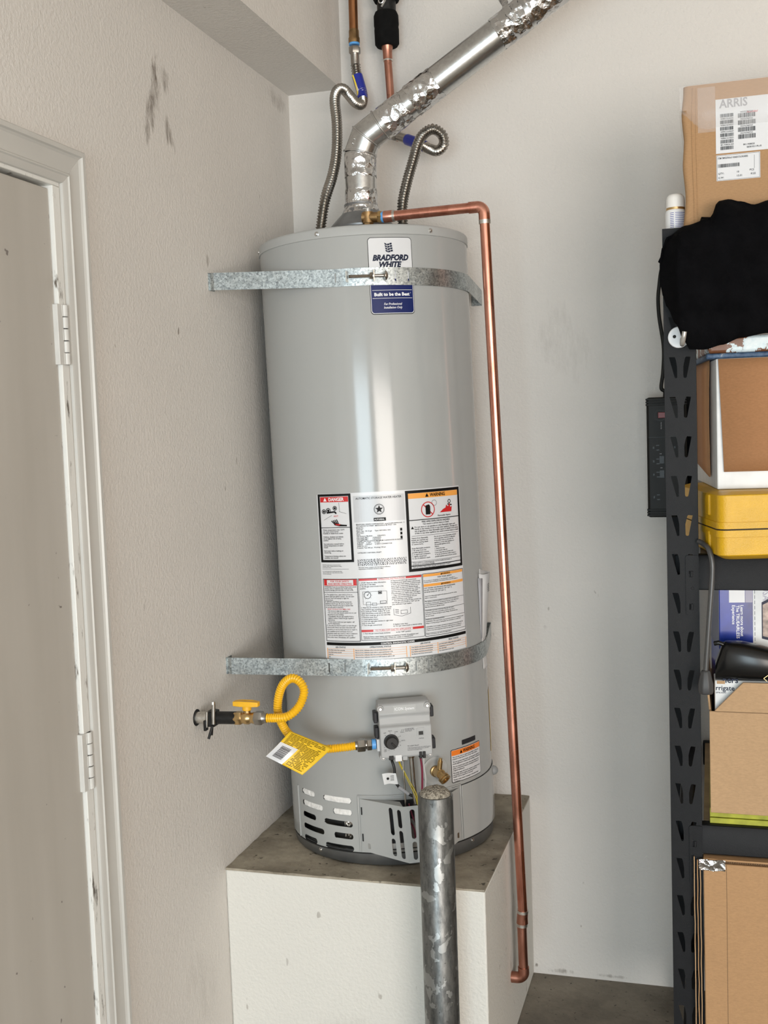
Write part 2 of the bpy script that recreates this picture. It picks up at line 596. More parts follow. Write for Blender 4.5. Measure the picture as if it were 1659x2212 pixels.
# ------------------------------------------------------------------ the garage shell
RX, RY, RZ = 5.2, -6.2, 2.75
DY0, DY1, DZ = -1.1265, -2.015, 1.890        # rough door opening in the left wall
struct('floor', MB().box(-.12, RX + .12, RY - .12, .12, -.12, 0), 'floor_concrete')
wl = MB().box(-.12, 0, DY0, 0, 0, RZ).box(-.12, 0, RY, DY1, 0, RZ).box(-.12, 0, DY1, DY0, DZ, RZ)
struct('wall_left', wl, 'wall_paint_left')
struct('wall_back', MB().box(-.12, RX + .12, 0, .12, 0, RZ), 'wall_paint_back')
struct('wall_right', MB().box(RX, RX + .12, RY, 0, 0, RZ), 'wall_paint_back')
wf = MB().box(-.12, .2, RY - .12, RY, 0, RZ).box(1.85, 2.35, RY - .12, RY, 0, RZ).box(5.0, RX + .12, RY - .12, RY, 0, RZ)
wf.box(.2, 1.85, RY - .12, RY, 2.2, RZ).box(2.35, 5.0, RY - .12, RY, 2.2, RZ)
struct('wall_front', wf, 'wall_paint_back')
struct('ceiling', MB().box(-.12, RX + .12, RY - .12, .12, RZ, RZ + .1), 'wall_paint_back')
struct('soffit', MB().box(0, .1478, RY, 0, 2.325, RZ), 'wall_paint_left')
struct('driveway', MB().box(-6, 12, -16, RY - .12, -.14, -.02), 'driveway')

# door in the left wall: leaf, jamb, hinges
door = bpy.data.objects.new('door_1', None); COL.objects.link(door); door['kind'] = 'structure'
door.location = (0, DY1, 0); door['_w'] = 1
part('leaf', MB().box(-.045, -.004, DY1 + .02, -1.1505, .012, 1.869), 'door_paint', door, .0015)
jm = MB().box(-.12, .0035, -1.1475, DY0, 0, DZ - .0155).box(-.12, .0035, DY1, DY1 + .018, 0, DZ - .0155).box(-.12, .0035, DY1, DY0, DZ - .0155, DZ)
part('jamb', jm, 'door_jamb_paint', door, .0012)
st = MB().box(-.085, -.047, -1.166, -1.1475, 0, DZ - .016).box(-.085, -.047, DY1 + .018, -1.1475, DZ - .034, DZ - .016)
part('door_stop', st, 'line_dark', door)
for zc in (1.6265, .888, .20):
    hz = .1015
    ho = part('hinge', MB().box(-.0045, .0052, -1.1560, -1.1415, zc - hz / 2, zc + hz / 2), 'hinge_paint', door, .0008)
    for k in range(5):
        z0 = zc - hz / 2 + k * hz / 5
        g_ = .0004 if k in (0, 4) else .0007
        kn = MB().lathe([(.0060, g_), (.0068, g_ + .0008), (.0068, hz / 5 - g_ - .0008), (.0060, hz / 5 - g_)], 20, Matrix.Translation((.0036, -1.1335, z0)))
        if k % 2 == 0:
            kn.box(.0000, .0060, -1.1425, -1.1355, z0 + g_, z0 + hz / 5 - g_)
        part('knuckle', kn, 'hinge_paint', ho)
        if k % 2:
            part('knuckle_gap', MB().box(-.002, .0030, -1.1420, -1.1395, z0, z0 + hz / 5), 'line_dark', ho)
    pin = MB().lathe([(.0045, -hz / 2 + .0002), (.0045, hz / 2 - .0002)], 14, Matrix.Translation((.0036, -1.1335, zc)))
    part('hinge_pin', pin, 'line_dark', ho)

# mitred casing around the door: profile (w from the outer edge inwards, t proud of the wall)
prof = [(0, 0), (0, .0165), (.0020, .0185), (.0095, .0185), (.0115, .0150), (.0150, .0125), (.0300, .0100), (.0430, .0105), (.0455, .0135), (.0480, .0140), (.0500, .0115), (.0590, .0095), (.0615, .0080), (.0630, 0)]
def casing(pts_of):
    mb = MB(); n = len(prof)
    A = [pts_of(w, t, 0) for w, t in prof]; B2 = [pts_of(w, t, 1) for w, t in prof]
    mb.add(A + B2, [(k, k + 1, n + k + 1, n + k) for k in range(n - 1)] + [tuple(range(n)), tuple(range(2 * n - 1, n - 1, -1))])
    return mb
CY, CZ, CL = -1.0617, 1.9435, DY1 - .061
trim = bpy.data.objects.new('trim_1', None); COL.objects.link(trim); trim['kind'] = 'structure'; trim['_w'] = 1
trim.location = (0, CY, 0)
part('casing_side', casing(lambda w, t, e: (t, CY - w, 0 if e == 0 else CZ - w)), 'trim_paint', trim, 0, True, 20)
part('casing_side', casing(lambda w, t, e: (t, CL + w, 0 if e == 0 else CZ - w)), 'trim_paint', trim, 0, True, 20)
part('casing_head', casing(lambda w, t, e: (t, CY - w - .0003 if e == 0 else CL + w, CZ - w)), 'trim_paint', trim, 0, True, 20)

# ------------------------------------------------------------------ raised platform in the corner
PA, PB, PH = .5905, .6018, .48
pf = thing('heater_platform', 'white painted raised platform with bare concrete top in the wall corner', 'platform', (PA / 2, -PB / 2, 0))
part('painted_body', MB().box(0, PA, -PB, 0, 0, PH - .004), 'platform_paint', pf, .004)
# slightly uneven concrete top
g = MB(); nx, ny = 40, 40
vs = []; fs = []
for j in range(ny + 1):
    for i in range(nx + 1):
        x, y = .0005 + (PA - .0012) * i / nx, -PB + .0006 + (PB - .0008) * j / ny
        vs.append((x, y, PH - .0012 + .0022 * noise.noise(Vector((x * 22, y * 22, 3))) + .001 * noise.noise(Vector((x * 70, y * 70, 1)))))
for j in range(ny):
    for i in range(nx):
        a = j * (nx + 1) + i
        fs.append((a, a + 1, a + nx + 2, a + nx + 1))
rim = [i for i in range(nx + 1)] + [j * (nx + 1) + nx for j in range(1, ny + 1)] + [ny * (nx + 1) + i for i in range(nx - 1, -1, -1)] + [j * (nx + 1) for j in range(ny - 1, 0, -1)]
o = len(vs)
vs += [(vs[i][0], vs[i][1], PH - .006) for i in rim]
fs += [(rim[k], rim[(k + 1) % len(rim)], o + (k + 1) % len(rim), o + k) for k in range(len(rim))]
g.add(vs, fs)
part('concrete_top', g, 'slab_concrete', pf)

# ------------------------------------------------------------------ steel bollard in front of the platform
BX, BY, BR = .5205, -.72, .0352
bo = thing('bollard', 'weathered steel pipe bollard filled with rough cement standing before the white platform', 'bollard', (BX, BY, 0))
part('steel_pipe', MB().lathe([(BR, 0), (BR, .7185), (BR - .001, .7200), (BR - .004, .7200), (BR - .004, .69)], 48, Matrix.Translation((BX, BY, 0)), False), 'bollard_steel', bo)
cm = MB(); vs = []; fs = []; R_, S_ = 12, 40
for i in range(R_ + 1):
    t = i / R_
    for k in range(S_):
        a = 2 * PI * k / S_; r = (BR - .0042) * math.sin(t * PI / 2) if i else .0004
        z = .7185 + .0175 * (math.cos(t * PI / 2) ** 1.0) + .0028 * noise.noise(Vector((r * math.cos(a) * 120, r * math.sin(a) * 120, 0)))
        vs.append((BX + r * math.cos(a), BY + r * math.sin(a), z))
for i in range(R_):
    for k in range(S_):
        fs.append((i * S_ + k, i * S_ + (k + 1) % S_, (i + 1) * S_ + (k + 1) % S_, (i + 1) * S_ + k))
cm.add(vs, fs)
part('cement_cap', cm, 'cement_fill', bo)
# ------------------------------------------------------------------ water heater (built in its own frame, standing a touch out of plumb)
TB = Vector((.306, -.288, .4798)); TR = .2425; TH = 1.40
heater = thing('water_heater', 'tall grey cylindrical gas water heater covered in warning labels on the platform', 'water heater', TB, world=False)
heater.rotation_euler = (-.0078, -.022, 0)
def cp(phi, z, r=TR):
    a = rad(phi)
    return Vector((r * math.sin(a), -r * math.cos(a), z))
def tloc(p):                                   # heater frame -> world
    return Matrix.Translation(TB) @ Matrix.Rotation(-.022, 4, 'Y') @ Matrix.Rotation(-.0078, 4, 'X') @ Vector(p)
def cylmap(phi0, r):
    return lambda u, z: cp(phi0 + math.degrees(u / TR), z, r)
def pframe(phi, d, z=0):                       # plane facing out at phi: x = along, y = up, z = out
    a = rad(phi)
    n = Vector((math.sin(a), -math.cos(a), 0)); t = Vector((math.cos(a), math.sin(a), 0))
    return frame(n * d + Vector((0, 0, z)), t, (0, 0, 1), n)
def arc_strip(mb, ph0, ph1, z0, z1, r0, r1, step=2.0):
    n = max(2, int(abs(ph1 - ph0) / step))
    vs = []
    for k in range(n + 1):
        p = ph0 + (ph1 - ph0) * k / n
        vs += [cp(p, z0, r0), cp(p, z1, r0), cp(p, z1, r1), cp(p, z0, r1)]
    fs = []
    for k in range(n):
        a = 4 * k; b2 = a + 4
        fs += [(a, b2, b2 + 1, a + 1), (a + 1, b2 + 1, b2 + 2, a + 2), (a + 2, b2 + 2, b2 + 3, a + 3), (a + 3, b2 + 3, b2, a)]
    fs += [(0, 1, 2, 3), (4 * n, 4 * n + 3, 4 * n + 2, 4 * n + 1)]
    return mb.add(vs, fs)
def screw(name, c, n, r, mat, parent):
    mb = MB().turn(Vector(c), n, [(r * 1.25, 0), (r * 1.25, .0006), (r, .0010), (r * .8, .0026), (r * .35, .0034)], 14)
    s = part(name, mb, mat, parent)
    return s

# jacket with real louvre slots
ROWS = [.1435, .1165, .0895, .062, .0345]
SLOTS = []
for i, z in enumerate(ROWS):
    SLOTS.append((-42.3, -24.2 if i % 2 else -30.2, z)); SLOTS.append((-23.6 if i % 2 == 0 else -17.4, -5.6, z))
def slot_outline(p0, p1, z, h=.0066, n=7):
    u0, u1 = rad(p0) * TR + h, rad(p1) * TR - h
    out = [(u1 + h * math.cos(rad(a)), z + h * math.sin(rad(a))) for a in [-90 + 180 * k / n for k in range(n + 1)]]
    out += [(u0 + h * math.cos(rad(a)), z + h * math.sin(rad(a))) for a in [90 + 180 * k / n for k in range(n + 1)]]
    return out
def slotted_sheet(mb, P0, P1, z0, z1, r, slots):
    # sheet with holes: each slot sits in its own cell, rings of quads run from the hole to the cell edge
    for (a0, a1, c0, c1, b0, b1, z) in slots:
        h = .0066
        hole = slot_outline(a0, a1, z)
        U0, U1 = rad(c0) * TR, rad(c1) * TR
        nn_ = len(hole) // 2 - 1
        rim_pts = [(U1, b0 + (b1 - b0) * k / nn_) for k in range(nn_ + 1)] + [(U0, b1 - (b1 - b0) * k / nn_) for k in range(nn_ + 1)]
        # densify the long edges
        def dens(loop_h, loop_r):
            H2, R2 = [], []
            n = len(loop_h)
            for i in range(n):
                a, b2 = loop_h[i], loop_h[(i + 1) % n]; ra, rb = loop_r[i], loop_r[(i + 1) % n]
                m_ = max(1, int(max(math.hypot(b2[0] - a[0], b2[1] - a[1]), math.hypot(rb[0] - ra[0], rb[1] - ra[1])) / .006))
                for k in range(m_):
                    t = k / m_
                    H2.append((a[0] + (b2[0] - a[0]) * t, a[1] + (b2[1] - a[1]) * t))
                    q = (ra[0] + (rb[0] - ra[0]) * t, ra[1] + (rb[1] - ra[1]) * t)
                    R2.append(q)
            return H2, R2
        full_h, full_r = hole, rim_pts
        Hh, Rr = dens(full_h, full_r)
        n = len(Hh); K = 3
        vs = []
        for k in range(K + 1):
            t = k / K
            for i in range(n):
                u = Hh[i][0] + (Rr[i][0] - Hh[i][0]) * t; w = Hh[i][1] + (Rr[i][1] - Hh[i][1]) * t
                vs.append(cp(math.degrees(u / TR), w, r))
        o2 = len(vs)
        for i in range(n):
            vs.append(cp(math.degrees(Hh[i][0] / TR), Hh[i][1], r - .0016))
        fs = [(k * n + i, k * n + (i + 1) % n, (k + 1) * n + (i + 1) % n, (k + 1) * n + i) for k in range(K) for i in range(n)]
        fs += [(i, (i + 1) % n, o2 + (i + 1) % n, o2 + i) for i in range(n)]
        mb.add(vs, fs)
def grid_sheet(mb, p0, p1, z0, z1, r, step=2.0):
    n = max(1, int(round(abs(p1 - p0) / step)))
    vs = []
    for k in range(n + 1):
        p = p0 + (p1 - p0) * k / n
        vs += [cp(p, z0, r), cp(p, z1, r)]
    mb.add(vs, [(2 * k, 2 * k + 2, 2 * k + 3, 2 * k + 1) for k in range(n)])
jk = MB()
cells = []
for (a0, a1, z) in SLOTS:
    i = ROWS.index(z)
    b1 = .165 if i == 0 else (ROWS[i - 1] + z) / 2
    b0 = .0265 if i == 4 else (ROWS[i + 1] + z) / 2
    if a0 < -30:
        c0, c1 = -46, (-20.8 if i % 2 else -26.9)
    else:
        c0, c1 = (-20.8 if i % 2 else -26.9), -3
    cells.append((a0, a1, c0, c1, b0, b1, z))
slotted_sheet(jk, -46, -3, .0265, .165, TR, cells)
grid_sheet(jk, -46, -3, .165, 1.380, TR)
grid_sheet(jk, -46, -3, .0255, .0265, TR)
grid_sheet(jk, -3, 314, .0255, .165, TR)
grid_sheet(jk, -3, 314, .165, 1.380, TR)
jk.lathe([(TR - .0005, .0255), (.20, .0255)], 96, None, False)
me = bpy.data.meshes.new('jacket')
me.from_pydata([tuple(p) for p in jk.v], [], jk.f)
bm = bmesh.new(); bm.from_mesh(me)
bmesh.ops.remove_doubles(bm, verts=bm.verts, dist=.00002)
bm.to_mesh(me); bm.free()
me.update()
bm = bmesh.new(); bm.from_mesh(me)
for f_ in bm.faces:
    c_ = f_.calc_center_median(); f_.normal_update()
    if f_.normal.dot(Vector((c_.x, c_.y, 0))) < 0:
        f_.normal_flip()
bm.to_mesh(me); bm.free()
for p in me.polygons:
    p.use_smooth = True
nrm = []
for v_ in me.vertices:
    n_ = Vector((v_.co.x, v_.co.y, 0)).normalized()
    nrm.append(n_)
me.normals_split_custom_set_from_vertices(nrm)
link('jacket', me, 'tank_enamel', heater)
part('inner_shell', MB().lathe([(.222, .02), (.222, .17)], 64), 'tank_inside', heater)
for (a0, a1, z) in SLOTS[:4]:                  # white insulation pressed against the upper slots
    mb = MB(); ol = slot_outline(a0 + .3, a1 - .3, z, .0062)
    n = len(ol); vs = []; fs = []
    cu = sum(p[0] for p in ol) / n
    nu = 24
    u0, u1 = min(p[0] for p in ol), max(p[0] for p in ol)
    for k in range(nu + 1):
        u = u0 + (u1 - u0) * k / nu
        hh = .0062 * math.sqrt(max(.02, 1 - max(0, (abs(u - cu) - (u1 - u0) / 2 + .0062) / .0062) ** 2)) + .0006
        for j in range(7):
            w = -hh + 2 * hh * j / 6
            d = .0006 * (1 - (w / hh) ** 2) + .0012 * noise.noise(Vector((u * 160, w * 160, z * 50)))
            vs.append(cp(math.degrees(u / TR), z + w, TR - .0028 + d + .0012))
    for k in range(nu):
        for j in range(6):
            a = k * 7 + j
            fs.append((a, a + 7, a + 8, a + 1))
    mb.add(vs, fs)
    part('insulation', mb, 'wool_white', heater)
for (a0, a1, z) in (SLOTS[5], SLOTS[7]):      # crumpled foil showing in two slots
    mb = MB(); vs = []; fs = []
    for k in range(13):
        for j in range(5):
            p = a1 - 6 + 5.0 * k / 12
            vs.append(cp(p, z - .007 + .0035 * j, TR - .009 + .005 * noise.noise(Vector((k * .9, j * .9, z * 90)))))
    for k in range(12):
        for j in range(4):
            a = k * 5 + j; fs.append((a, a + 5, a + 6, a + 1))
    mb.add(vs, fs)
    part('foil_wrap', mb, 'stainless', heater, 0, True, 60)

# cap, base ring, seams
part('top_cap', MB().lathe([(TR + .0002, 1.3775), (TR + .0022, 1.3785), (TR + .0022, 1.3945), (TR + .0006, 1.3985), (TR - .003, 1.4000), (.06, 1.402), (.0005, 1.402)], 160, None, False), 'tank_cap_enamel', heater, 0, True, 60)
cap = heater.children[-1] if len(heater.children) else heater
for ph in (-65, -6.8, 54.2, 114, 174, 234):
    screw('screw', cp(ph, 1.3882, TR + .0020), cp(ph, 0, 1), .0042, 'steel_zinc', bpy.data.objects['top_cap'])
part('base_ring', MB().lathe([(TR - .0045, 0), (TR - .0038, .001), (TR - .0038, .030), (TR - .008, .030)], 128, None, False), 'galvanized_ring', heater)
for v_ in bpy.data.objects['base_ring'].data.vertices:      # the ring stands level on the slab under the leaning tank
    if v_.co.z < .002:
        v_.co.z += PH + .0022 - tloc(v_.co).z
for ph in (-28.9, 64.5, 150, 240):
    screw('screw', cp(ph, .0165, TR - .004), cp(ph, 0, 1), .0040, 'steel_zinc', bpy.data.objects['base_ring'])
mb = MB(); arc_strip(mb, -47.9, -47.1, .030, .150, TR, TR + .0026, .4); part('embossed_rib', mb, 'tank_enamel', heater)
mb = MB(); arc_strip(mb, -2.1, -1.2, .030, .1560, TR, TR + .0030, .4); arc_strip(mb, -2.1, 56, .1555, .1590, TR, TR + .0030); arc_strip(mb, 55.1, 56, .030, .1560, TR, TR + .0030, .4)
part('access_frame', mb, 'tank_enamel', heater, .0010)
mb = MB(); arc_strip(mb, 56.5, 130, .0300, .1540, TR, TR + .0026); part('skirt_panel', mb, 'tank_enamel', heater, .0008)
mb = MB(); arc_strip(mb, 50, 130, .1543, .1556, TR, TR + .0009); part('skirt_seam', mb, 'line_dark', heater)
mb = MB(); arc_strip(mb, -60, 130, .0258, .0288, TR - .004, TR + .0005); part('skirt_gap', mb, 'line_dark', heater)
mb = MB().turn(cp(101, .135, TR - .002), cp(101, 0, 1), [(.012, 0), (.012, .004), (.009, .012), (.004, .016)], 20); part('side_plug', mb, 'control_grey', heater)

# draft hood under the vent pipe
part('draft_hood', MB().lathe([(.078, 1.432), (.079, 1.436), (.060, 1.456), (.046, 1.470), (.0395, 1.482), (.0395, 1.492)], 48, None, False), 'galvanized_ring', heater)
for a in (45, 165, 285):
    mb = MB().box(-.008, .008, -.001, .001, 1.401, 1.437, Matrix.Rotation(rad(a), 4, 'Z') @ Matrix.Translation((0, .075, 0)))
    part('hood_leg', mb, 'galvanized_ring', heater)
for (x, y) in ((-.0945, -.028), (.0915, .027)):
    part('water_nipple', MB().lathe([(.011, 1.4015), (.011, 1.424)], 16, Matrix.Translation((x, y, 0))), 'hex_steel', heater)

# brass relief valve on the top, discharge side to the right
rv = tloc((0, 0, 0))
RVW = Vector((.315, -.36, 1.9245))
MI = (Matrix.Translation(TB) @ Matrix.Rotation(-.022, 4, 'Y') @ Matrix.Rotation(-.0078, 4, 'X')).inverted()
c = MI @ RVW; e = MI @ Vector((.352, -.36, 1.9225)); up = Vector((0, 0, 1)); ax = (e - c).normalized()
mb = MB().rod((c.x, c.y, 1.4005), c + up * .002, .0115, 6).rod(c - ax * .0125, e - ax * .008, .0118, 20).rod(c - up * .013, c + up * .0115, .0128, 20)
o = part('relief_valve', mb, 'brass_old', heater)
mb = MB(); hexa(mb, e - ax * .013, e - ax * .003, .0138); part('outlet_hex', mb, 'brass', o)
mb = MB().rod(c + up * .0115, c + up * .019, .006, 14).box(-.010, .006, -.004, .004, .019, .0215, Matrix.Translation(c)); part('test_lever', mb, 'steel_zinc', o)

# ------------------------------------------------------------------ labels on the tank
RL = TR + .0006
def sheet(name, u0, u1, z0, z1, rr, r, mat, parent, phi0=0.0, edge=None):
    mb = MB()
    pts = rounded(u0, u1, z0, z1, rr)
    n = 60
    us = sorted(set([round(p[0], 6) for p in pts] + [u0 + (u1 - u0) * k / n for k in range(n + 1)]))
    def zlim(u):
        d = max(0, rr - min(u - u0, u1 - u))
        k = rr - math.sqrt(max(0, rr * rr - d * d))
        return z0 + k, z1 - k
    vs = []; fm = cylmap(phi0, r)
    for u in us:
        a, b2 = zlim(u); vs += [fm(u, a), fm(u, b2)]
    mb.add(vs, [(2 * k, 2 * k + 2, 2 * k + 3, 2 * k + 1) for k in range(len(us) - 1)])
    return part(name, mb, mat, parent)
U = lambda deg: rad(deg) * TR
# brand plate
bs = sheet('brand_label', U(19.1), U(42.3), 1.2078, 1.3715, .008, RL, 'line_dark', heater)
fm1, fm2, fm3 = cylmap(0, RL + .0003), cylmap(0, RL + .0006), cylmap(0, RL + .0009)
sheet('white_print', U(19.1) + .0012, U(42.3) - .0012, 1.2095, 1.3703, .007, RL + .0002, 'white_film', bs)
uc = U(30.7)
sheet('blue_print', U(19.1) + .0025, U(42.3) - .0025, 1.2108, 1.2830, .0062, RL + .0003, 'blue_ink', bs)
pr = Print()
for k in range(4):                             # waving flag mark
    for j in range(3):
        x0 = uc - .0105 + .0055 * j; z0 = 1.3400 + .0049 * k
        w = lambda x: .0016 * math.sin((x - uc) * 420)
        a, b2 = x0, x0 + .0049
        pr.poly([(a + (z0 - 1.34) * -.12, z0 + w(a)), (b2 + (z0 - 1.34) * -.12, z0 + w(b2)), (b2 + (z0 - 1.336) * -.12, z0 + .0036 + w(b2)), (a + (z0 - 1.336) * -.12, z0 + .0036 + w(a))])
pr.text('BRADFORD', uc, 1.3225, .0118, 'C', .055, .28, .080)
pr.text('WHITE', uc - .001, 1.3085, .0112, 'C', .055, .28, .050)
pr.ring(uc + .0265, 1.3190, .0010, .0003, 10)
pr.put('navy_print', fm2, 'navy_ink', bs)
pr = Print(); pr.rect(U(19.1) + .005, U(42.3) - .005, 1.2590, 1.2597); pr.rect(U(19.1) + .005, U(42.3) - .005, 1.2418, 1.2425)
pr.text('Built to be the Best', uc - .001, 1.2472, .0070, 'C', .035, 0, .078); pr.ring(uc + .0405, 1.2530, .0009, .0003, 10)
pr.text('For Professional', uc, 1.2275, .0050, 'C', .008, .25, .040); pr.text('Installation Only', uc, 1.2200, .0050, 'C', .008, .25, .041)
pr.put('white_lettering', fm2, 'white_ink', bs)

# big instruction label
bl = sheet('instruction_label', U(-15.9), U(66.7), .462, .8287, .004, RL, 'white_film', heater)
K = Print(); Rd = Print(); Og = Print(); Gy = Print(); Bt = Print()
def bar(name, mat, off, *r):
    pb = Print(); pb.rect(*r); pb.put(name, cylmap(0, RL + off), mat, bl)
# danger panel
K.border(U(-15.2), U(3.45), .6778, .8278, .0052)
x0, x1 = U(-15.2) + .0052, U(3.45) - .0052
bar('red_bar', 'red_ink', .0004, x0 + .0008, x1 - .0008, .8100, .8215)
Bt.text('DANGER', (x0 + x1) / 2 + .006, .8124, .0074, 'C', .03, 0, .036)
Bt.poly([(x0 + .009, .8120), (x0 + .0175, .8120), (x0 + .01325, .8200)])
K.rect(x0, x1, .7535, .7548)
K.poly([(x0 + .0128, .8137), (x0 + .0137, .8137), (x0 + .0139, .8175), (x0 + .0126, .8175)])
for (dx, dz, r) in ((.009, .7895, .0052), (.020, .7915, .0058), (.036, .7965, .0050)):
    K.ring(x0 + dx, dz, r, .0016, 16); K.disc(x0 + dx, dz, r * .5, 10)
K.poly([(x0 + .016, .7885), (x0 + .036, .7905), (x0 + .040, .7860), (x0 + .038, .7835), (x0 + .034, .7870), (x0 + .016, .7850)])
K.line((x0 + .008, .771), (x0 + .028, .781), .0005); K.line((x0 + .046, .789), (x0 + .062, .784), .0005); K.line((x0 + .046, .808), (x0 + .047, .789), .0005)
Rd.text('HOT', x0 + .033, .7775, .0035, 'L', .01)
for k in range(4):
    K.line((x0 + .0265 + .004 * k, .7690 + .001 * k), (x0 + .034 + .003 * k, .7615), .0022)
K.poly([(x0 + .031, .7660), (x0 + .050, .7605), (x0 + .062, .7595), (x0 + .062, .7565), (x0 + .044, .7568), (x0 + .033, .7595)])
Rd.poly([(x0 + .034, .7640), (x0 + .048, .7610), (x0 + .044, .7585), (x0 + .036, .7600)])
K.lines(['Water temperature over 125\u00b0F', 'can cause severe burns', 'instantly or death from scalds.', '', 'Children, disabled and elderly', 'are at highest risk of being', 'scalded.', '', 'See instruction manual before', 'setting temperature at water', 'heater.', '', 'Feel water before bathing or', 'showering.', '', 'Temperature limiting valves are', 'available, see manual.'], x0 + .004, .7478, .0029, .00385, bold=.012)
K.lines(['CAUTION: Hotter water increases the risk of', 'scald injury. Before changing temperature setting,', 'see instruction manual.'], U(-14.6), .6712, .0017, .0029)
K.rect(U(-14.8), U(.4), .6624, .6628)
K.lines(['It is recommended that an ANSI approved mixing', 'valve be installed at the outlet of this unit to reduce', 'the risk of scald injury.'], U(-14.6), .6570, .0017, .0029)
# centre column
m0, m1 = U(4.6), U(31.0); mc = (m0 + m1) / 2
Gy.rect(m0, m1, .7640, .8215)
K.text('AUTOMATIC STORAGE WATER HEATER', mc, .8135, .0046, 'C', .004, 0, .100)
K.ring(mc, .7905, .0115, .0009, 32); K.ring(mc, .7905, .0098, .0005, 32)
st_ = []
for k in range(10):
    a = rad(90 + 36 * k); r = .0090 if k % 2 == 0 else .0040
    st_.append((mc + r * math.cos(a), .7905 + r * math.sin(a)))
for k in range(0, 10, 2):
    K.poly([(mc, .7905), st_[k - 1], st_[k], st_[(k + 1) % 10]])
K.rect(mc - .0128, mc + .0135, .7650, .7722)
Bt.text('AUTO', mc - .0115, .7670, .0032, 'L', .01); Bt.text('SEAL', mc + .0010, .7670, .0032, 'L', .01)
K.lines(['BRADFORD WHITE CORPORATION  www.bradfordwhite.com   3', '  725 LAFAYETTE STREET  MIDDLEVILLE MI 49333  USA', 'Model No.', 'Serial No.                    ', 'Nom. Cap.:  50 US gal      Type: NATURAL GAS', '            189.2 liters', 'Input:   ', 'Gas Pressure Manifold :         4.0(inH2O)', '      Inlet Supply Max :       14.0(inH2O)', '      Inlet Supply Min :        5.0(inH2O)', 'CLOSET INSTALLATION MINIMUM CLEARANCES IN INCHES', '  4 FRONT     2 LEFT      12 TOP', '  0 BACK      0 RIGHT      6 VENT CONNECTOR', 'ANSI Z21.10.1', 'Pressure: Test 300 psi,  Working 150 psi', '', '', 'CATEGORY I NATURAL DRAFT'], m0 + .004, .7578, .0027, .00365)
for k in range(3):
    K.rect(m1 - .0125, m1 - .0080, .7240 + .0085 * k, .7300 + .0085 * k)
for k in range(7):
    K.bars(m0 + .003, m1 - .002, .6690 + .0021 * k, .6702 + .0021 * k, 40 + k)
K.lines(['This water heater complies with the minimum efficiency', 'requirements of ASHRAE Standard in effect'], m0 + .004, .6640, .0022, .0034)
# warning panel
K.border(U(31.6), U(66.0), .6490, .8265, .0062)
w0, w1 = U(31.6) + .0062, U(66.0) - .0062; wc = (w0 + w1) / 2
bar('orange_bar', 'orange_ink', .0004, w0, w1, .8085, .8200)
K.text('WARNING', wc + .006, .8108, .0076, 'C', .03, 0, .041); K.poly([(wc - .026, .8105), (wc - .0175, .8105), (wc - .02175, .8185)])
K.rect(w0, w1, .7605, .7622)
K.poly([(wc - .0265, .7715), (wc - .0150, .7715), (wc - .0150, .7900), (wc - .0180, .7935), (wc - .0265, .7915)])
Rd.ring(wc - .0205, .7825, .0172, .0020, 32); Rd.line((wc - .0325, .7945), (wc - .0085, .7705), .0022)
Rd.poly([(wc + .010, .7735), (wc + .044, .7735), (wc + .046, .7850), (wc + .041, .7830), (wc + .040, .7930), (wc + .034, .7850), (wc + .029, .7895), (wc + .027, .7830), (wc + .019, .7800)])
K.ring(wc + .0385, .7965, .0046, .0016, 14); K.line((wc + .033, .7905), (wc + .046, .7880), .0026)
K.text('Flammable Vapors', wc + .022, .7655, .0036, 'C', .004, .15)
K.ring(wc - .004, .7960, .0065, .0006, 18)
K.text('FIRE AND EXPLOSION HAZARD', wc, .7550, .0038, 'C', .018); K.text('Can result in serious injury or death.', wc, .7502, .0034, 'C', .01)
K.poly([(w0 + .003, .7420), (w0 + .010, .7420), (w0 + .0065, .7480)])
K.lines(['Do not store or use gasoline or other flammable vapors and', 'liquids in the vicinity of this or any other appliance. Storage of or', 'use of gasoline or other flammable vapors or liquids in the vicinity', 'of this or any other appliance can result in serious injury or death.'], w0 + .0115, .7445, .0032, .0046, bold=.012)
K.rect(w0 + .004, w1 - .004, .7262, .7268)
K.lines(['Vapors from flammable', 'liquids can explode and', 'catch fire causing death', 'or severe burns.', '', 'Keep flammable products:', '  1. far away from any', '    possible ignition source,', '  2. in approved containers,', '  3. tightly closed and', '  4. out of children\'s reach.'], w0 + .003, .7205, .0030, .00445, bold=.012)
K.lines(['Do not use or store flammable products', 'such as gasoline, solvents or adhesives', 'in the same room or area near the', 'appliance, or any other appliance or', 'any possible ignition source.', 'Vapors:', '  1. cannot be seen,', '  2. are heavier than air,', '  3. go a long way on the floor and', '  4. can be carried from other rooms to', '    possible ignition sources by air currents.'], w0 + .058, .7205, .0028, .00445, bold=.012)
K.rect(w0, w1, .6702, .6708); K.rect(w0, w1, .6605, .6622)
K.lines(['Water heaters in residential garages must be installed and located, or', 'protected, to avoid physical damage.'], w0 + .003, .6668, .0026, .0034)
K.lines(['Read and follow water heater warnings and instructions. If owner\'s', 'manual is missing contact the retailer or manufacturer.'], w0 + .003, .6580, .0026, .0034)
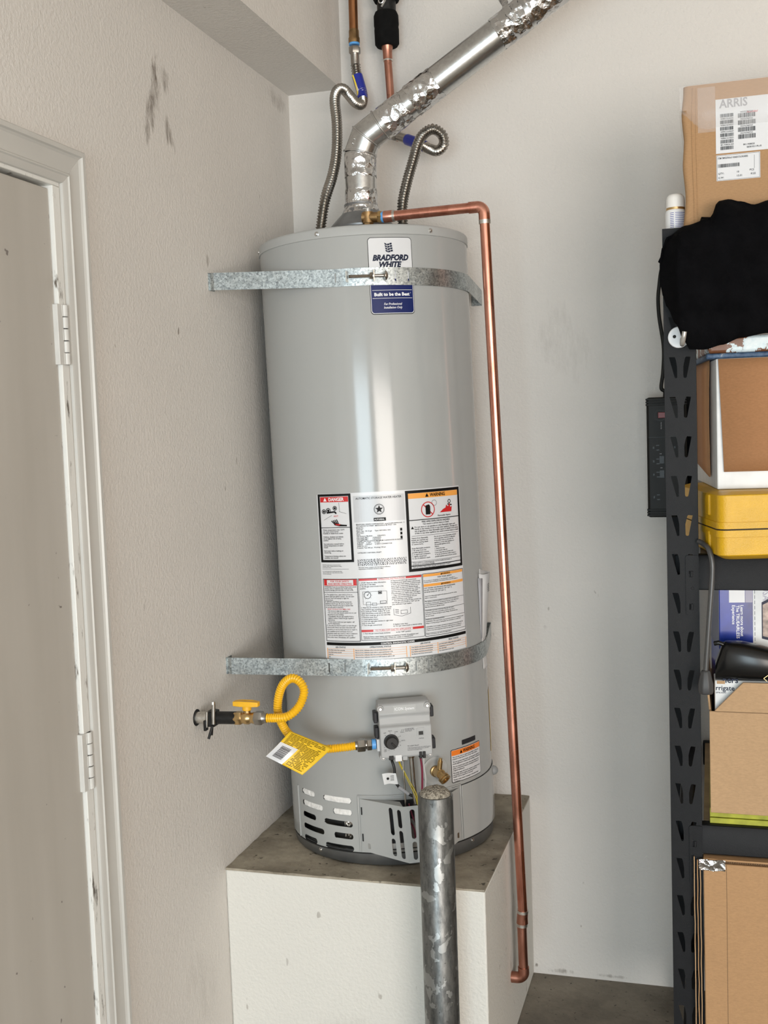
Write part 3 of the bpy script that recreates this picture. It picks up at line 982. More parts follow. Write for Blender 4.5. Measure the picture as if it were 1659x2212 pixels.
# lower left
K.border(U(-14.8), U(4.6), .5025, .6410, .0012); a0, a1 = U(-14.8) + .0012, U(4.6) - .0012
bar('red_bar', 'red_ink', .0004, a0 + .001, a1 - .001, .6260, .6398); bar('white_bar', 'white_film', .0006, a0 + .0085, a1 - .0085, .6272, .6386)
Rd.text('FOR YOUR SAFETY', (a0 + a1) / 2, .6338, .0038, 'C', .02); Rd.text('READ BEFORE OPERATING', (a0 + a1) / 2, .6282, .0038, 'C', .02, 0, .056)
K.rect(a0, a1, .6108, .6116)
K.lines(['WARNING: If you do not follow these instructions', 'exactly, a fire or explosion may result causing', 'property damage, personal injury or loss of life.'], a0 + .002, .6222, .0026, .0036)
K.lines(['A. This appliance has a pilot which is lit by an', '    electric spark gas ignition system.  Do not open', '    the inner door and attempt to light the', '    pilot by hand.', 'B. BEFORE LIGHTING smell all around the', '    appliance area for gas. Be sure to smell next', '    to the floor because some gas is heavier than', '    air and will settle on the floor.'], a0 + .002, .6050, .0026, .0040, bold=.008)
Rd.text('WHAT TO DO IF YOU SMELL GAS:', a0 + .006, .5728, .0026, 'L', .01)
K.lines(['* Do not try to light any appliance.', '* Do not touch any electric switch; do not use', '   any phone in your building.', '* Immediately call your gas supplier from a', '   neighbor\'s phone. Follow the gas supplier\'s', '   instructions.', '* If you cannot reach your gas supplier, call', '   the fire department.', ], a0 + .006, .5688, .0026, .0040, bold=.008)
K.lines(['C. Use only your hand to push in or turn the gas', '    control knob. Never use tools. If the knob will', '    not push in or turn by hand, don\'t try to repair it,', '    call a qualified service technician. Force or', '    attempted repair may result in a fire or explosion.', 'D. Do not use this appliance if any part has', '    been under water. Immediately call a qualified'], a0 + .002, .5366, .0026, .0044, bold=.008)
# lower middle
q0, q1 = U(5.3), U(38.1); K.border(q0 - .0012, q1 + .0012, .5045, .6412, .0008)
bar('red_bar', 'red_ink', .0004, q0, q1, .6360, .6410); bar('white_bar', 'white_film', .0006, q0 + .040, q1 - .036, .6364, .6406); Rd.text('OPERATING INSTRUCTIONS', (q0 + q1) / 2 + .002, .6368, .0034, 'C', .01, 0, .058)
K.lines(['1. STOP!  Read the safety information', '    at the left on this label.', '2. Set the gas control knob to the', '    position.'], q0 + .002, .6302, .0027, .0042)
K.border(q0 + .007, q0 + .060, .5835, .6120, .0005); K.ring(q0 + .0175, .6040, .0078, .0010, 24); K.disc(q0 + .0175, .6040, .0011, 8); K.line((q0 + .0175, .604), (q0 + .0215, .6085), .0009)
for k in range(8):
    a = rad(-40 + 40 * k); K.line((q0 + .0175 + .0086 * math.cos(a), .604 + .0086 * math.sin(a)), (q0 + .0175 + .0100 * math.cos(a), .604 + .0100 * math.sin(a)), .0005)
K.border(q0 + .041, q0 + .049, .6060, .6125, .0012); K.rect(q0 + .043, q0 + .047, .6075, .6105)
K.border(q0 + .014, q0 + .024, .5800, .5890, .0006); K.border(q0 + .027, q0 + .037, .5805, .5870, .0006); K.border(q0 + .044, q0 + .058, .5850, .5905, .0008)
K.lines(['3. Wait five (5) minutes to clear out any gas.', '    Then smell for gas, including near the floor.', '    If you smell gas, STOP!  Follow "B" in the', '    safety information at the left on this label.', '    If you don\'t smell gas, go to the next step.', '4. Remove outer door.', '5. Locate igniter button.', '6. Look into sight glass window in right inner', '    door to view pilot.', '7. Turn the gas control knob'], q0 + .002, .5755, .0027, .0043)
K.lines(['8. Depress and hold in gas control knob.', '    Immediately press igniter button until you hear', '    a "click" sound, then release. Continue to hold', '    down the gas control knob for about one (1)', '    minute after the pilot is lit. Release the gas', '    control knob if knob pops back out. Check to', '    see if the pilot is lit through the sight glass.', '    If the pilot goes out, repeat steps 3 through 8.', '*   If gas control knob does not pop out when', '    released, stop and immediately call your', '    service technician or gas supplier.', '*   If the pilot will not stay lit after several tries,', '    turn the gas control knob to "OFF" and call', '    your technician or gas supplier.'], q0 + .070, .6318, .0025, .0040)
K.line((q0 + .073, .5715), (q0 + .073, .5580), .0006); K.line((q0 + .073, .5580), (q0 + .090, .5540), .0006); K.line((q0 + .090, .5540), (q0 + .110, .5590), .0006); K.line((q0 + .110, .5590), (q0 + .110, .5725), .0006)
K.border(q0 + .088, q0 + .103, .5590, .5670, .0006)
for k in range(3):
    K.line((q0 + .076, .5695 - .0035 * k), (q0 + .084, .5680 - .0035 * k), .0009)
K.lines(['9. Replace outer door.', '10. Turn gas control knob to desired setting.'], q0 + .070, .5360, .0026, .0040)
bar('red_bar', 'red_ink', .0004, q0, q1, .5230, .5280); bar('white_bar', 'white_film', .0006, q0 + .026, q1 - .026, .5234, .5276); Rd.text('TO TURN OFF GAS TO APPLIANCE', (q0 + q1) / 2, .5240, .0034, 'C', .01, 0, .078)
K.lines(['1. Turn the gas control knob clockwise            to the "OFF" position.', '', 'Read and follow water heater warnings and INSTRUCTIONS. If installation and', 'operation instructions are missing, contact the retailer or manufacturer.'], q0 + .004, .5185, .0027, .0036, bold=.008)
# lower right
g0, g1 = U(38.9), U(65.9); K.border(g0 - .0008, g1 + .0008, .5030, .6424, .0010)
bar('orange_bar', 'orange_ink', .0004, g0 + .001, g1 - .001, .6350, .6408); K.text('WARNING', (g0 + g1) / 2 + .003, .6362, .0036, 'C', .02); K.poly([((g0 + g1) / 2 - .012, .6360), ((g0 + g1) / 2 - .008, .6360), ((g0 + g1) / 2 - .010, .6400)])
K.text('FOR YOUR SAFETY', (g0 + g1) / 2, .6300, .0034, 'C', .008)
K.lines(['Do not store or use gasoline or other flammable, combustible, or', 'corrosive vapors and liquids in the vicinity of this or any other appliance.'], g0 + .002, .6255, .0023, .0034)
bar('orange_bar', 'orange_ink', .0004, g0 + .001, g1 - .001, .6130, .6188); K.text('WARNING', (g0 + g1) / 2 + .003, .6142, .0036, 'C', .02); K.poly([((g0 + g1) / 2 - .012, .6140), ((g0 + g1) / 2 - .008, .6140), ((g0 + g1) / 2 - .010, .6180)])
K.lines(['HOT WATER CAN PRODUCE 3RD DEGREE BURNS', 'IN LESS THAN 5 SECONDS AT 140\u00b0 F (60\u00b0 C)', 'IN 30 SECONDS AT 130\u00b0 F (54\u00b0 C)'], g0 + .002, .6085, .0027, .0044)
K.lines(['Vapors from flammable liquids will explode and catch fire causing', 'death or severe burns.', '-', 'This appliance must be installed in accordance with local codes, or in', 'the absence of local codes, the National Fuel Gas Code, ANSI Z223.1', 'or the CAN/CSA B149 Installation Codes. If for installation in a', 'Manufactured Home (Mobile Home).', '-', 'CAUTION: Corrosion of the inner flueways will result in', 'premature failure and combustibles stored in areas such as', 'will result in serious damage to heater, fittings. Should leak occur,', 'see this manual.', '-', '                    STATE OF CALIFORNIA NOTICE', 'WARNING: This water heater must be braced, anchored or strapped to avoid', 'falling or moving during an earthquake. See instructions or contact local', '', 'WARNING: If not installed, operated and maintained in accordance with the', 'manufacturer\'s instructions, this product could expose you to substances', 'in fuel or from fuel combustion which can cause death or serious illness.', '-', 'Tests, connections, etc. such as for leaks, before'], g0 + .002, .5910, .0024, .0040)
for zz in (.5815, .5615, .5415, .5100):
    K.rect(g0 + .001, g1 - .001, zz, zz + .0006)
# diagnostic strip
d0, d1 = U(-14.7), U(66.0)
K.rect(d0, d1, .4935, .5000); Bt.text('CONTROL DIAGNOSTIC CODES', (d0 + d1) / 2 - .008, .4950, .0036, 'C', .02, 0, .074)
K.text('LED STATUS', d0 + .034, .4880, .0032, 'C', .02); K.text('OPERATIONAL STATUS', d0 + .124, .4880, .0032, 'C', .02); K.text('LED STATUS', d0 + .225, .4880, .0032, 'C', .02); K.text('FAULT STATUS', d0 + .300, .4880, .0032, 'C', .02)
for zz in (.4855, .4805, .4755, .4705):
    Og.rect(d0, d0 + .182, zz, zz + .0005); Og.rect(d0 + .190, d1, zz, zz + .0005)
for uu in (d0, d0 + .064, d0 + .1805, d0 + .1885, d0 + .255, d1 - .0012):
    Og.rect(uu, uu + .0014, .463, .4870)
for k, (t1, t2, t3, t4) in enumerate([('One flash every four seconds', 'Not an error, indicates pilot is lit and main burner is off', 'Two flashes and three second pause', 'Low thermopile voltage, pilot valve turned off'), ('One flash every second', 'Not an error, indicates main valve is open and burner is lit', 'Four flashes and three second pause', 'Temperature cut-out reached'), ('Solid On', 'Not an error, indicates that the control is shutting down', 'Five flashes and three second pause', 'Gas valve fault'), ('Off', 'Not an error, indicates control is in OFF mode or pilot is off', 'Six flashes and three second pause', 'Gas temperature sensor fault')]):
    zz = .4818 - .005 * k
    for t, uu in ((t1, d0 + .003), (t2, d0 + .068), (t3, d0 + .192), (t4, d0 + .258)):
        K.text(t, uu, zz, .0025)
Gy.put('grey_print', fm1, 'grey_film', bl)
Og.put('orange_print', fm2, 'orange_ink', bl)
Rd.put('red_print', fm3, 'red_ink', bl)
K.put('black_print', fm3, 'black_ink', bl)
Bt.put('white_lettering', cylmap(0, RL + .0012), 'white_ink', bl)

# small warning sticker low on the right, dark sticker above it, yellow energy label round the side
ws = sheet('warning_sticker', U(50.3), U(74.6), .1640, .2395, .004, TR + .0004, 'black_ink', heater)
sheet('white_print', U(50.3) + .0014, U(74.6) - .0014, .1654, .2381, .003, TR + .0007, 'white_film', ws)
pr = Print(); pr.rect(U(50.3) + .002, U(74.6) - .002, .2255, .2373); pr.put('orange_print', cylmap(0, TR + .0010), 'deep_orange_ink', ws)
pr = Print(); s0 = U(50.3); sc_ = U(62.5)
pr.text('WARNING', sc_ + .006, .2278, .0076, 'C', .03, 0, .042); pr.poly([(sc_ - .025, .2275), (sc_ - .017, .2275), (sc_ - .021, .2350)])
zz = .2205
for para in (['*Do not set, store or spray combustibles in this area', '  location in the lower front of the water heater.'], ['*Do not operate water heater, with improperly sealed or', '  loosely tightened or without scaled openings, components.'], ['*Do not operate water heater with unfavorable service', '  and/or components without consulting the factory or', '  original equipment.'], ['*Promptly repair fuel burner systems by trained service', '  that guide service agents specified guides for', '  heater that is repaired or serviced.'], ['*Replace water heater if damaged or flammable Vapor', '  Condition.']):
    for t in para:
        pr.text(t, s0 + .004, zz, .0030, 'L', .01, 0, (U(74.6) - U(50.3) - .008) * min(1, len(t) / 56)); zz -= .0043
    zz -= .0020
pr.put('black_print', cylmap(0, TR + .0013), 'black_ink', ws)
sheet('serial_sticker', U(58.6), U(70.4), .2445, .2555, .0015, TR + .0004, 'control_dark', heater)
sheet('energy_label', U(96.5), U(128), .185, .335, .003, TR + .0006, 'tag_yellow', heater)
# ------------------------------------------------------------------ burner access cover (folded sheet with slots)
def panel(mb, A, B2, C_, D_, slots, t=.0012):
    # A,B2 = bottom left/right, C_,D_ = top right/left ; slots in (s,h) 0..1 -> (s centre, half width m, h0, h1)
    A, B2, C_, D_ = map(Vector, (A, B2, C_, D_))
    W_ = ((B2 - A).length + (C_ - D_).length) / 2; H_ = ((D_ - A).length + (C_ - B2).length) / 2
    outer = [(0, 0), (W_, 0), (W_, H_), (0, H_)]
    holes = []
    for (s_, hw, h0, h1) in slots:
        x = s_ * W_
        lo, hi = h0 * H_ + hw, h1 * H_ - hw
        hole = [(x + hw * math.cos(rad(a)), hi + hw * math.sin(rad(a))) for a in range(0, 181, 30)]
        hole += [(x + hw * math.cos(rad(a)), lo + hw * math.sin(rad(a))) for a in range(180, 361, 30)]
        holes.append(hole)
    tmp = MB().prism(outer, -t, 0, None, holes)
    nrm_ = (B2 - A).cross(D_ - A).normalized()
    vs = []
    for p in tmp.v:
        s_, h_ = p.x / W_, p.y / H_
        q = A * (1 - s_) * (1 - h_) + B2 * s_ * (1 - h_) + C_ * s_ * h_ + D_ * (1 - s_) * h_
        vs.append(q + nrm_ * p.z)
    mb.add(vs, tmp.f)
L0, L1 = cp(-.4, .033, TR + .001), cp(-.9, .1505, TR + .001)
R0, R1 = cp(22.3, .0239, .300), cp(20.9, .1492, .300)
Q0, Q1 = cp(33.2, .0239, .302), cp(34.2, .1492, .302)
E0, E1 = cp(55.0, .033, TR + .001), cp(54.8, .1505, TR + .001)
hw = .0052
cv = MB()
panel(cv, L0, R0, R1, L1, [(.70, hw, .44, .94), (.70, hw, .06, .38), (.885, hw, .60, .93), (.885, hw, .05, .555)])
panel(cv, R0, Q0, Q1, R1, [(.26, hw, .42, .94), (.26, hw, .05, .37), (.72, hw, .42, .94), (.72, hw, .05, .37)])
panel(cv, Q0, E0, E1, Q1, [(.115, hw, .60, .93), (.115, hw, .05, .555), (.30, hw, .44, .94), (.30, hw, .06, .38)])
tp = [L1 + Vector((0, 0, -.0012)), R1 + Vector((0, 0, -.0012)), cp(20, .1480, TR + .018), cp(13, .1480, TR + .001)]
cv.add([p for p in tp] + [p - Vector((0, 0, .0012)) for p in tp], [(0, 1, 2, 3), (7, 6, 5, 4), (0, 4, 5, 1), (1, 5, 6, 2), (2, 6, 7, 3), (3, 7, 4, 0)])
cov = part('burner_cover', cv, 'tank_cap_enamel', heater, 0, True, 25)
for zz in (.055, .115):
    mb = MB(); arc_strip(mb, -.3, .35, zz, zz + .017, TR + .0024, TR + .0034, .3); part('tab_slot', mb, 'line_dark', cov)
mb = MB(); arc_strip(mb, 3, 52, .036, .146, TR + .001, TR + .004); part('burner_door', mb, 'control_dark', heater)
mb = MB(); arc_strip(mb, 3, 52, .040, .052, TR + .004, TR + .008); arc_strip(mb, 24, 40, .060, .105, TR + .004, TR + .010); part('burner_plate', mb, 'steel_zinc', heater)
for ph, zz, mt in ((20, .118, 'wire_red'), (24, .110, 'wire_red'), (27, .125, 'wire_black'), (30, .112, 'wire_red')):
    pts = spline([cp(ph, .146, TR + .03), cp(ph + 2, zz, TR + .028), cp(ph + 6, zz - .03, TR + .02), cp(ph + 7, .06, TR + .015)], 6)
    part('burner_wire', MB().tube(pts, .0018, 8), mt, heater)

# ------------------------------------------------------------------ gas control valve on the front of the tank
GP = 23
G = pframe(GP, 0.0)
def gbox(mb, u0, u1, z0, z1, d0, d1):
    return mb.box(u0, u1, z0, z1, d0, d1, G)
prof_g = [(.2620, .262), (.2620, .3165), (.2650, .3200), (.3290, .3200), (.3340, .3130), (.3500, .3090), (.3560, .3120), (.3755, .3060), (.3790, .3000), (.3790, .262)]
mb = MB()
vs = [(-.0545, z, d) for z, d in prof_g] + [(.0565, z, d) for z, d in prof_g]
n = len(prof_g)
mb.add(vs, [tuple(range(n)), tuple(range(2 * n - 1, n - 1, -1))] + [(k, (k + 1) % n, n + (k + 1) % n, n + k) for k in range(n)], G)
gc = part('gas_control', mb, 'control_grey', heater, .0035)
mb = MB(); gbox(mb, -.046, .048, .272, .372, .2405, .262); part('valve_body', mb, 'control_grey', gc, .004)
for (u, z, d) in ((-.0500, .3685, .3050), (.0510, .3685, .3050), (-.0500, .2655, .3120), (.0510, .2655, .3120)):
    mb = MB().lathe([(.0075, -.02), (.0075, .0035), (.0062, .0050)], 20, pframe(GP, d) @ Matrix.Translation((u, z, 0))); part('screw_boss', mb, 'control_grey', gc)
    mb = MB().lathe([(.0042, 0), (.0042, .0014), (.0030, .0024), (.0008, .0024)], 14, pframe(GP, d + .005) @ Matrix.Translation((u, z, 0))); part('screw', mb, 'steel_zinc', gc)
for (u, z, s_) in ((-.0600, .3480, -1), (-.0590, .3150, -1), (.0615, .3530, 1), (.0625, .2830, 1)):
    mb = MB(); gbox(mb, u - .0042, u + .0042, z - .0125, z + .0115, .2700, .2980); part('side_clip', mb, 'control_dark', gc, .002)
# knob with pointer and ticks
KM = pframe(GP, .3200) @ Matrix.Translation((-.0315, .2998, 0))
kn = part('control_knob', MB().lathe([(.0158, 0), (.0158, .003), (.0150, .0042), (.0140, .0044), (.0132, .0150), (.0118, .0168), (.0006, .0168)], 36, KM), 'black_plastic', gc)
kb = MB().box(-.0018, .0018, -.0115, .002, .0166, .0200, KM @ Matrix.Rotation(rad(40), 4, 'Z')); part('knob_pointer', kb, 'black_satin', gc, .0008)
gf = lambda d: (lambda u, z: pframe(GP, d) @ Vector((u, z, 0)))
pr = Print()
for k in range(9):
    a = rad(130 - 34 * k); c0 = (-.0315, .2998)
    pr.line((c0[0] + .0172 * math.cos(a), c0[1] + .0172 * math.sin(a)), (c0[0] + .0200 * math.cos(a), c0[1] + .0200 * math.sin(a)), .0006)
pr.text('OFF', -.0470, .3180, .0022); pr.text('PILOT', -.0365, .3215, .0022); pr.text('LOW', -.0235, .3190, .0022); pr.text('A', -.0128, .309, .0022); pr.text('(HOT)', -.0100, .2990, .0022); pr.text('B', -.0128, .289, .0022); pr.text('VERY', -.0480, .2815, .0020); pr.text('HOT', -.0480, .2785, .0020)
pr.text('IN CASE OF FIRE', -.0005, .3238, .0018); pr.text('DO NOT TRY TO', -.0005, .3212, .0018); pr.text('LIGHT PILOT', -.0005, .3186, .0018)
pr.line((-.0065, .3175), (-.0025, .3245), .0005); pr.line((-.0105, .3175), (-.0065, .3245), .0005); pr.line((-.0105, .3175), (-.0025, .3175), .0005)
pr.text('STATUS', .0280, .3005, .0022, 'L', .01)
pr.text('TO LIGHT PILOT', .0025, .2860, .0024, 'L', .015)
pr.lines(['1. Push and hold down knob, turn to PILOT position.', '2. Press button while holding knob in, until LED', '    shows pilot is lit and light comes.'], .0025, .2825, .0017, .0026)
pr.put('control_print', gf(.32035), 'black_ink', gc)
mb = MB().prism(rounded(.0242, .0418, .3052, .3240, .002), .3190, .3212, G, [rounded(.0268, .0392, .3080, .3214, .0015)]); part('status_frame', mb, 'control_grey', gc)
mb = MB(); gbox(mb, .0282, .0378, .3092, .3170, .3202, .3206); part('status_window', mb, 'black_plastic', gc)
lg = pframe(GP, 0)
def logo_map(d):
    # plate on the sloping upper face
    def f(u, z):
        t = (z - .3560) / (.3755 - .3560)
        return G @ Vector((u, z, .3120 + (.3060 - .3120) * t + d))
    return f
lp = Print(); lp.rect(-.0225, .0260, .3590, .3730); plate_o = lp.put('name_plate', logo_map(.0004), 'tank_cap_enamel', gc)
lp = Print(); lp.text('ICON', -.0195, .3632, .0060, 'L', .01, 0, .0185); lp.text('System', .0020, .3632, .0055, 'L', 0, .2, .0205); lp.put('name_lettering', logo_map(.0008), 'white_ink', gc)
mb = MB(); gbox(mb, -.0380, -.0280, .2598, .2690, .304, .3215); part('port_plug', mb, 'black_plastic', gc, .0008)
mb = MB(); gbox(mb, -.0250, -.0105, .2560, .2700, .300, .3225); part('wire_connector', mb, 'paper_white', gc, .0008)
mb = MB(); gbox(mb, -.0090, .0015, .2570, .2660, .300, .3212); part('wire_connector', mb, 'control_grey', gc, .0008)
for u in (.0270, .0345):
    mb = MB(); gbox(mb, u, u + .0062, .2585, .2730, .302, .3225); part('wire_terminal', mb, 'black_plastic', gc, .0008)
# gas inlet on the left flank
mb = MB(); gbox(mb, -.0600, -.0530, .2740, .3005, .262, .298); part('inlet_boss', mb, 'paper_white', gc, .0015)
hx = MB(); hexa(hx, G @ Vector((.0135, .2625, .287)), G @ Vector((.0135, .2520, .287)), .0075); part('pilot_nut', hx, 'bolt_zinc', gc)
hx = MB(); hexa(hx, G @ Vector((-.0045, .2625, .283)), G @ Vector((-.0045, .2460, .283)), .0055); part('pilot_nut', hx, 'brass', gc)
gp = lambda u, z, d=.285: G @ Vector((u, z, d))
def wire(name, pts, r, mat):
    part(name, MB().tube(spline(pts, 8), r, 10), mat, heater)
wire('sensor_cable', [gp(-.032, .262, .300), gp(-.0290, .250), gp(-.0245, .232), gp(-.0240, .212), gp(-.0215, .197), gp(-.011, .184), gp(.004, .171, .283), gp(.024, .156, .283), gp(.028, .120, .275)], .0031, 'wire_black')
part('cable_sleeve', MB().tube([gp(-.018, .1895), gp(-.004, .1785, .284), gp(.004, .171, .283)], .0042, 12), 'paper_grey', heater)
wire('pilot_tube', [gp(-.0045, .250, .283), gp(-.005, .215), gp(-.004, .190), gp(-.004, .150), gp(-.002, .110, .28)], .0020, 'stainless')
wire('burner_tube', [gp(.0135, .255, .287), gp(.0150, .205, .287), gp(.0175, .150, .287), gp(.018, .110, .285)], .0052, 'stainless')
wire('igniter_wire', [gp(-.018, .258, .305), gp(-.012, .238), gp(.002, .205), gp(.016, .172, .295), gp(.021, .150, .295)], .0011, 'wire_yellow')
wire('igniter_wire', [gp(-.014, .258, .305), gp(-.010, .238), gp(.005, .205, .29), gp(.019, .175, .297), gp(.022, .150, .297)], .0011, 'wire_yellow')
wire('thermopile_wire', [gp(.030, .260, .312), gp(.0335, .240, .30), gp(.0345, .215, .295), gp(.032, .170, .29), gp(.026, .140, .285)], .0024, 'wire_red')
wire('thermopile_wire', [gp(.0375, .260, .312), gp(.0385, .235, .30), gp(.0415, .205, .295), gp(.038, .170, .29), gp(.028, .140, .285)], .0017, 'wire_white')
# folded cable flag
fl = MB(); vs = []
for j in range(7):
    for k in range(9):
        u, z = -.0520 + .0300 * k / 8, .2220 - .0240 * j / 6
        vs.append(gp(u + .0035 * j / 6, z + .0012 * math.sin(k * .6), .2885 + .0012 * math.sin(k * .8 + j * .3)))
fl.add(vs, [(j * 9 + k, j * 9 + k + 1, (j + 1) * 9 + k + 1, (j + 1) * 9 + k) for j in range(6) for k in range(8)])
ff = part('cable_flag', fl, 'paper_white', heater)
pr = Print(); pr.disc(-.0400, .2110, .0028, 12)
for k in range(5):
    pr.rect(-.0345, -.0265, .2060 + .0026 * k, .2066 + .0026 * k)
pr.put('flag_print', lambda u, z: gp(u, z, .2905), 'black_ink', ff)

# drain valve with dished plate
DM = pframe(40.3, TR)
mb = MB().lathe([(.0320, -.001), (.0320, .0010), (.0300, .0022), (.0240, .0022), (.0215, .0006), (.0130, .0006)], 40, DM @ Matrix.Translation((0, .2010, 0)), False)
dv = part('drain_escutcheon', mb, 'tank_cap_enamel', heater)
mb = MB().lathe([(.0125, -.002), (.0125, .006), (.0105, .007), (.0105, .030)], 24, DM @ Matrix.Translation((0, .2010, 0)))
tip0 = DM @ Vector((0, .2010, .024)); tip1 = DM @ Vector((.0030, .1955, .031))
mb.rod(tip0, tip1, .0098, 24)
mb.turn(tip1, tip1 - tip0, [(.0098, 0), (.0128, .0008), (.0128, .0055), (.0112, .0062), (.0128, .0070), (.0128, .0108), (.0085, .0112), (.0085, .004)], 28)
dr = part('drain_valve', mb, 'brass', heater)
mb = MB().rod(DM @ Vector((0, .2090, .022)), DM @ Vector((.0025, .2290, .024)), .0056, 16).rod(DM @ Vector((.0025, .2290, .024)), DM @ Vector((.0032, .2350, .0245)), .0040, 14)
part('drain_stem', mb, 'brass', dr)

# ------------------------------------------------------------------ instruction booklet folded and tucked beside the tank
bk = thing('instruction_booklet', 'folded white paper manual tucked behind the lower steel strap on the tank side', 'booklet', tloc(cp(86, .38, TR + .01)), world=True)
def leaf(rows_, mat, name):
    mb = MB(); n = len(rows_[0]); vs = []; J = 0
    for A_, B_ in zip(rows_, rows_[1:]):
        for j in range(6):
            t = j / 6
            vs += [tloc(Vector(A_[k]).lerp(Vector(B_[k]), t)) for k in range(n)]; J += 1
    vs += [tloc(Vector(p)) for p in rows_[-1]]
    mb.add(vs, [(j * n + k, j * n + k + 1, (j + 1) * n + k + 1, (j + 1) * n + k) for j in range(J) for k in range(n - 1)])
    o = part(name, mb, mat, bk)
    sd = o.modifiers.new('thickness', 'SOLIDIFY'); sd.thickness = .0005
    return o
PHS = [85.5, 86.3, 88.5, 92.5, 93.2, 90, 86.5]
top = [cp(84.5, .6190, TR + .002), cp(86.0, .6165, TR + .010), cp(88.5, .6165, TR + .016), cp(93, .6180, TR + .0195), cp(93.5, .6195, TR + .015), cp(90, .624, TR + .008), cp(86, .630, TR + .002)]
mid = [cp(p, .4700, TR + .0010 + .0010 * min(i, 6 - i)) for i, p in enumerate(PHS)]
bt1 = [cp(p, .4640, TR + .0004 + .0002 * min(i, 6 - i)) for i, p in enumerate(PHS)]
bt2 = [cp(p, .4270, TR + .0004 + .0002 * min(i, 6 - i)) for i, p in enumerate(PHS)]
bt3 = [cp(p, .3950, TR + .0008 + .0010 * min(i, 6 - i)) for i, p in enumerate(PHS)]
leaf([spline(r_, 5) for r_ in (top, mid, bt1, bt2, bt3)], 'paper_white', 'folded_sheet')
leaf([[cp(83.0, .6100, TR + .0015), cp(84.0, .6085, TR + .006), cp(85.2, .6080, TR + .0095)], [cp(84.0, .468, TR + .0006), cp(84.6, .468, TR + .0014), cp(85.2, .468, TR + .002)]], 'paper_grey', 'cover_sheet')
pr = Print()
for k in range(5):
    pr.poly([(.1, .590 - .004 * k), (.9, .592 - .004 * k), (.9, .5932 - .004 * k), (.1, .5912 - .004 * k)])
pr.put('printed_lines', lambda s_, z: tloc(cp(89.3 + 3.2 * s_, z, TR + .0155 + .0022 * s_)), 'black_ink', bk)
bpy.data.objects['printed_lines'].location = -bk.location

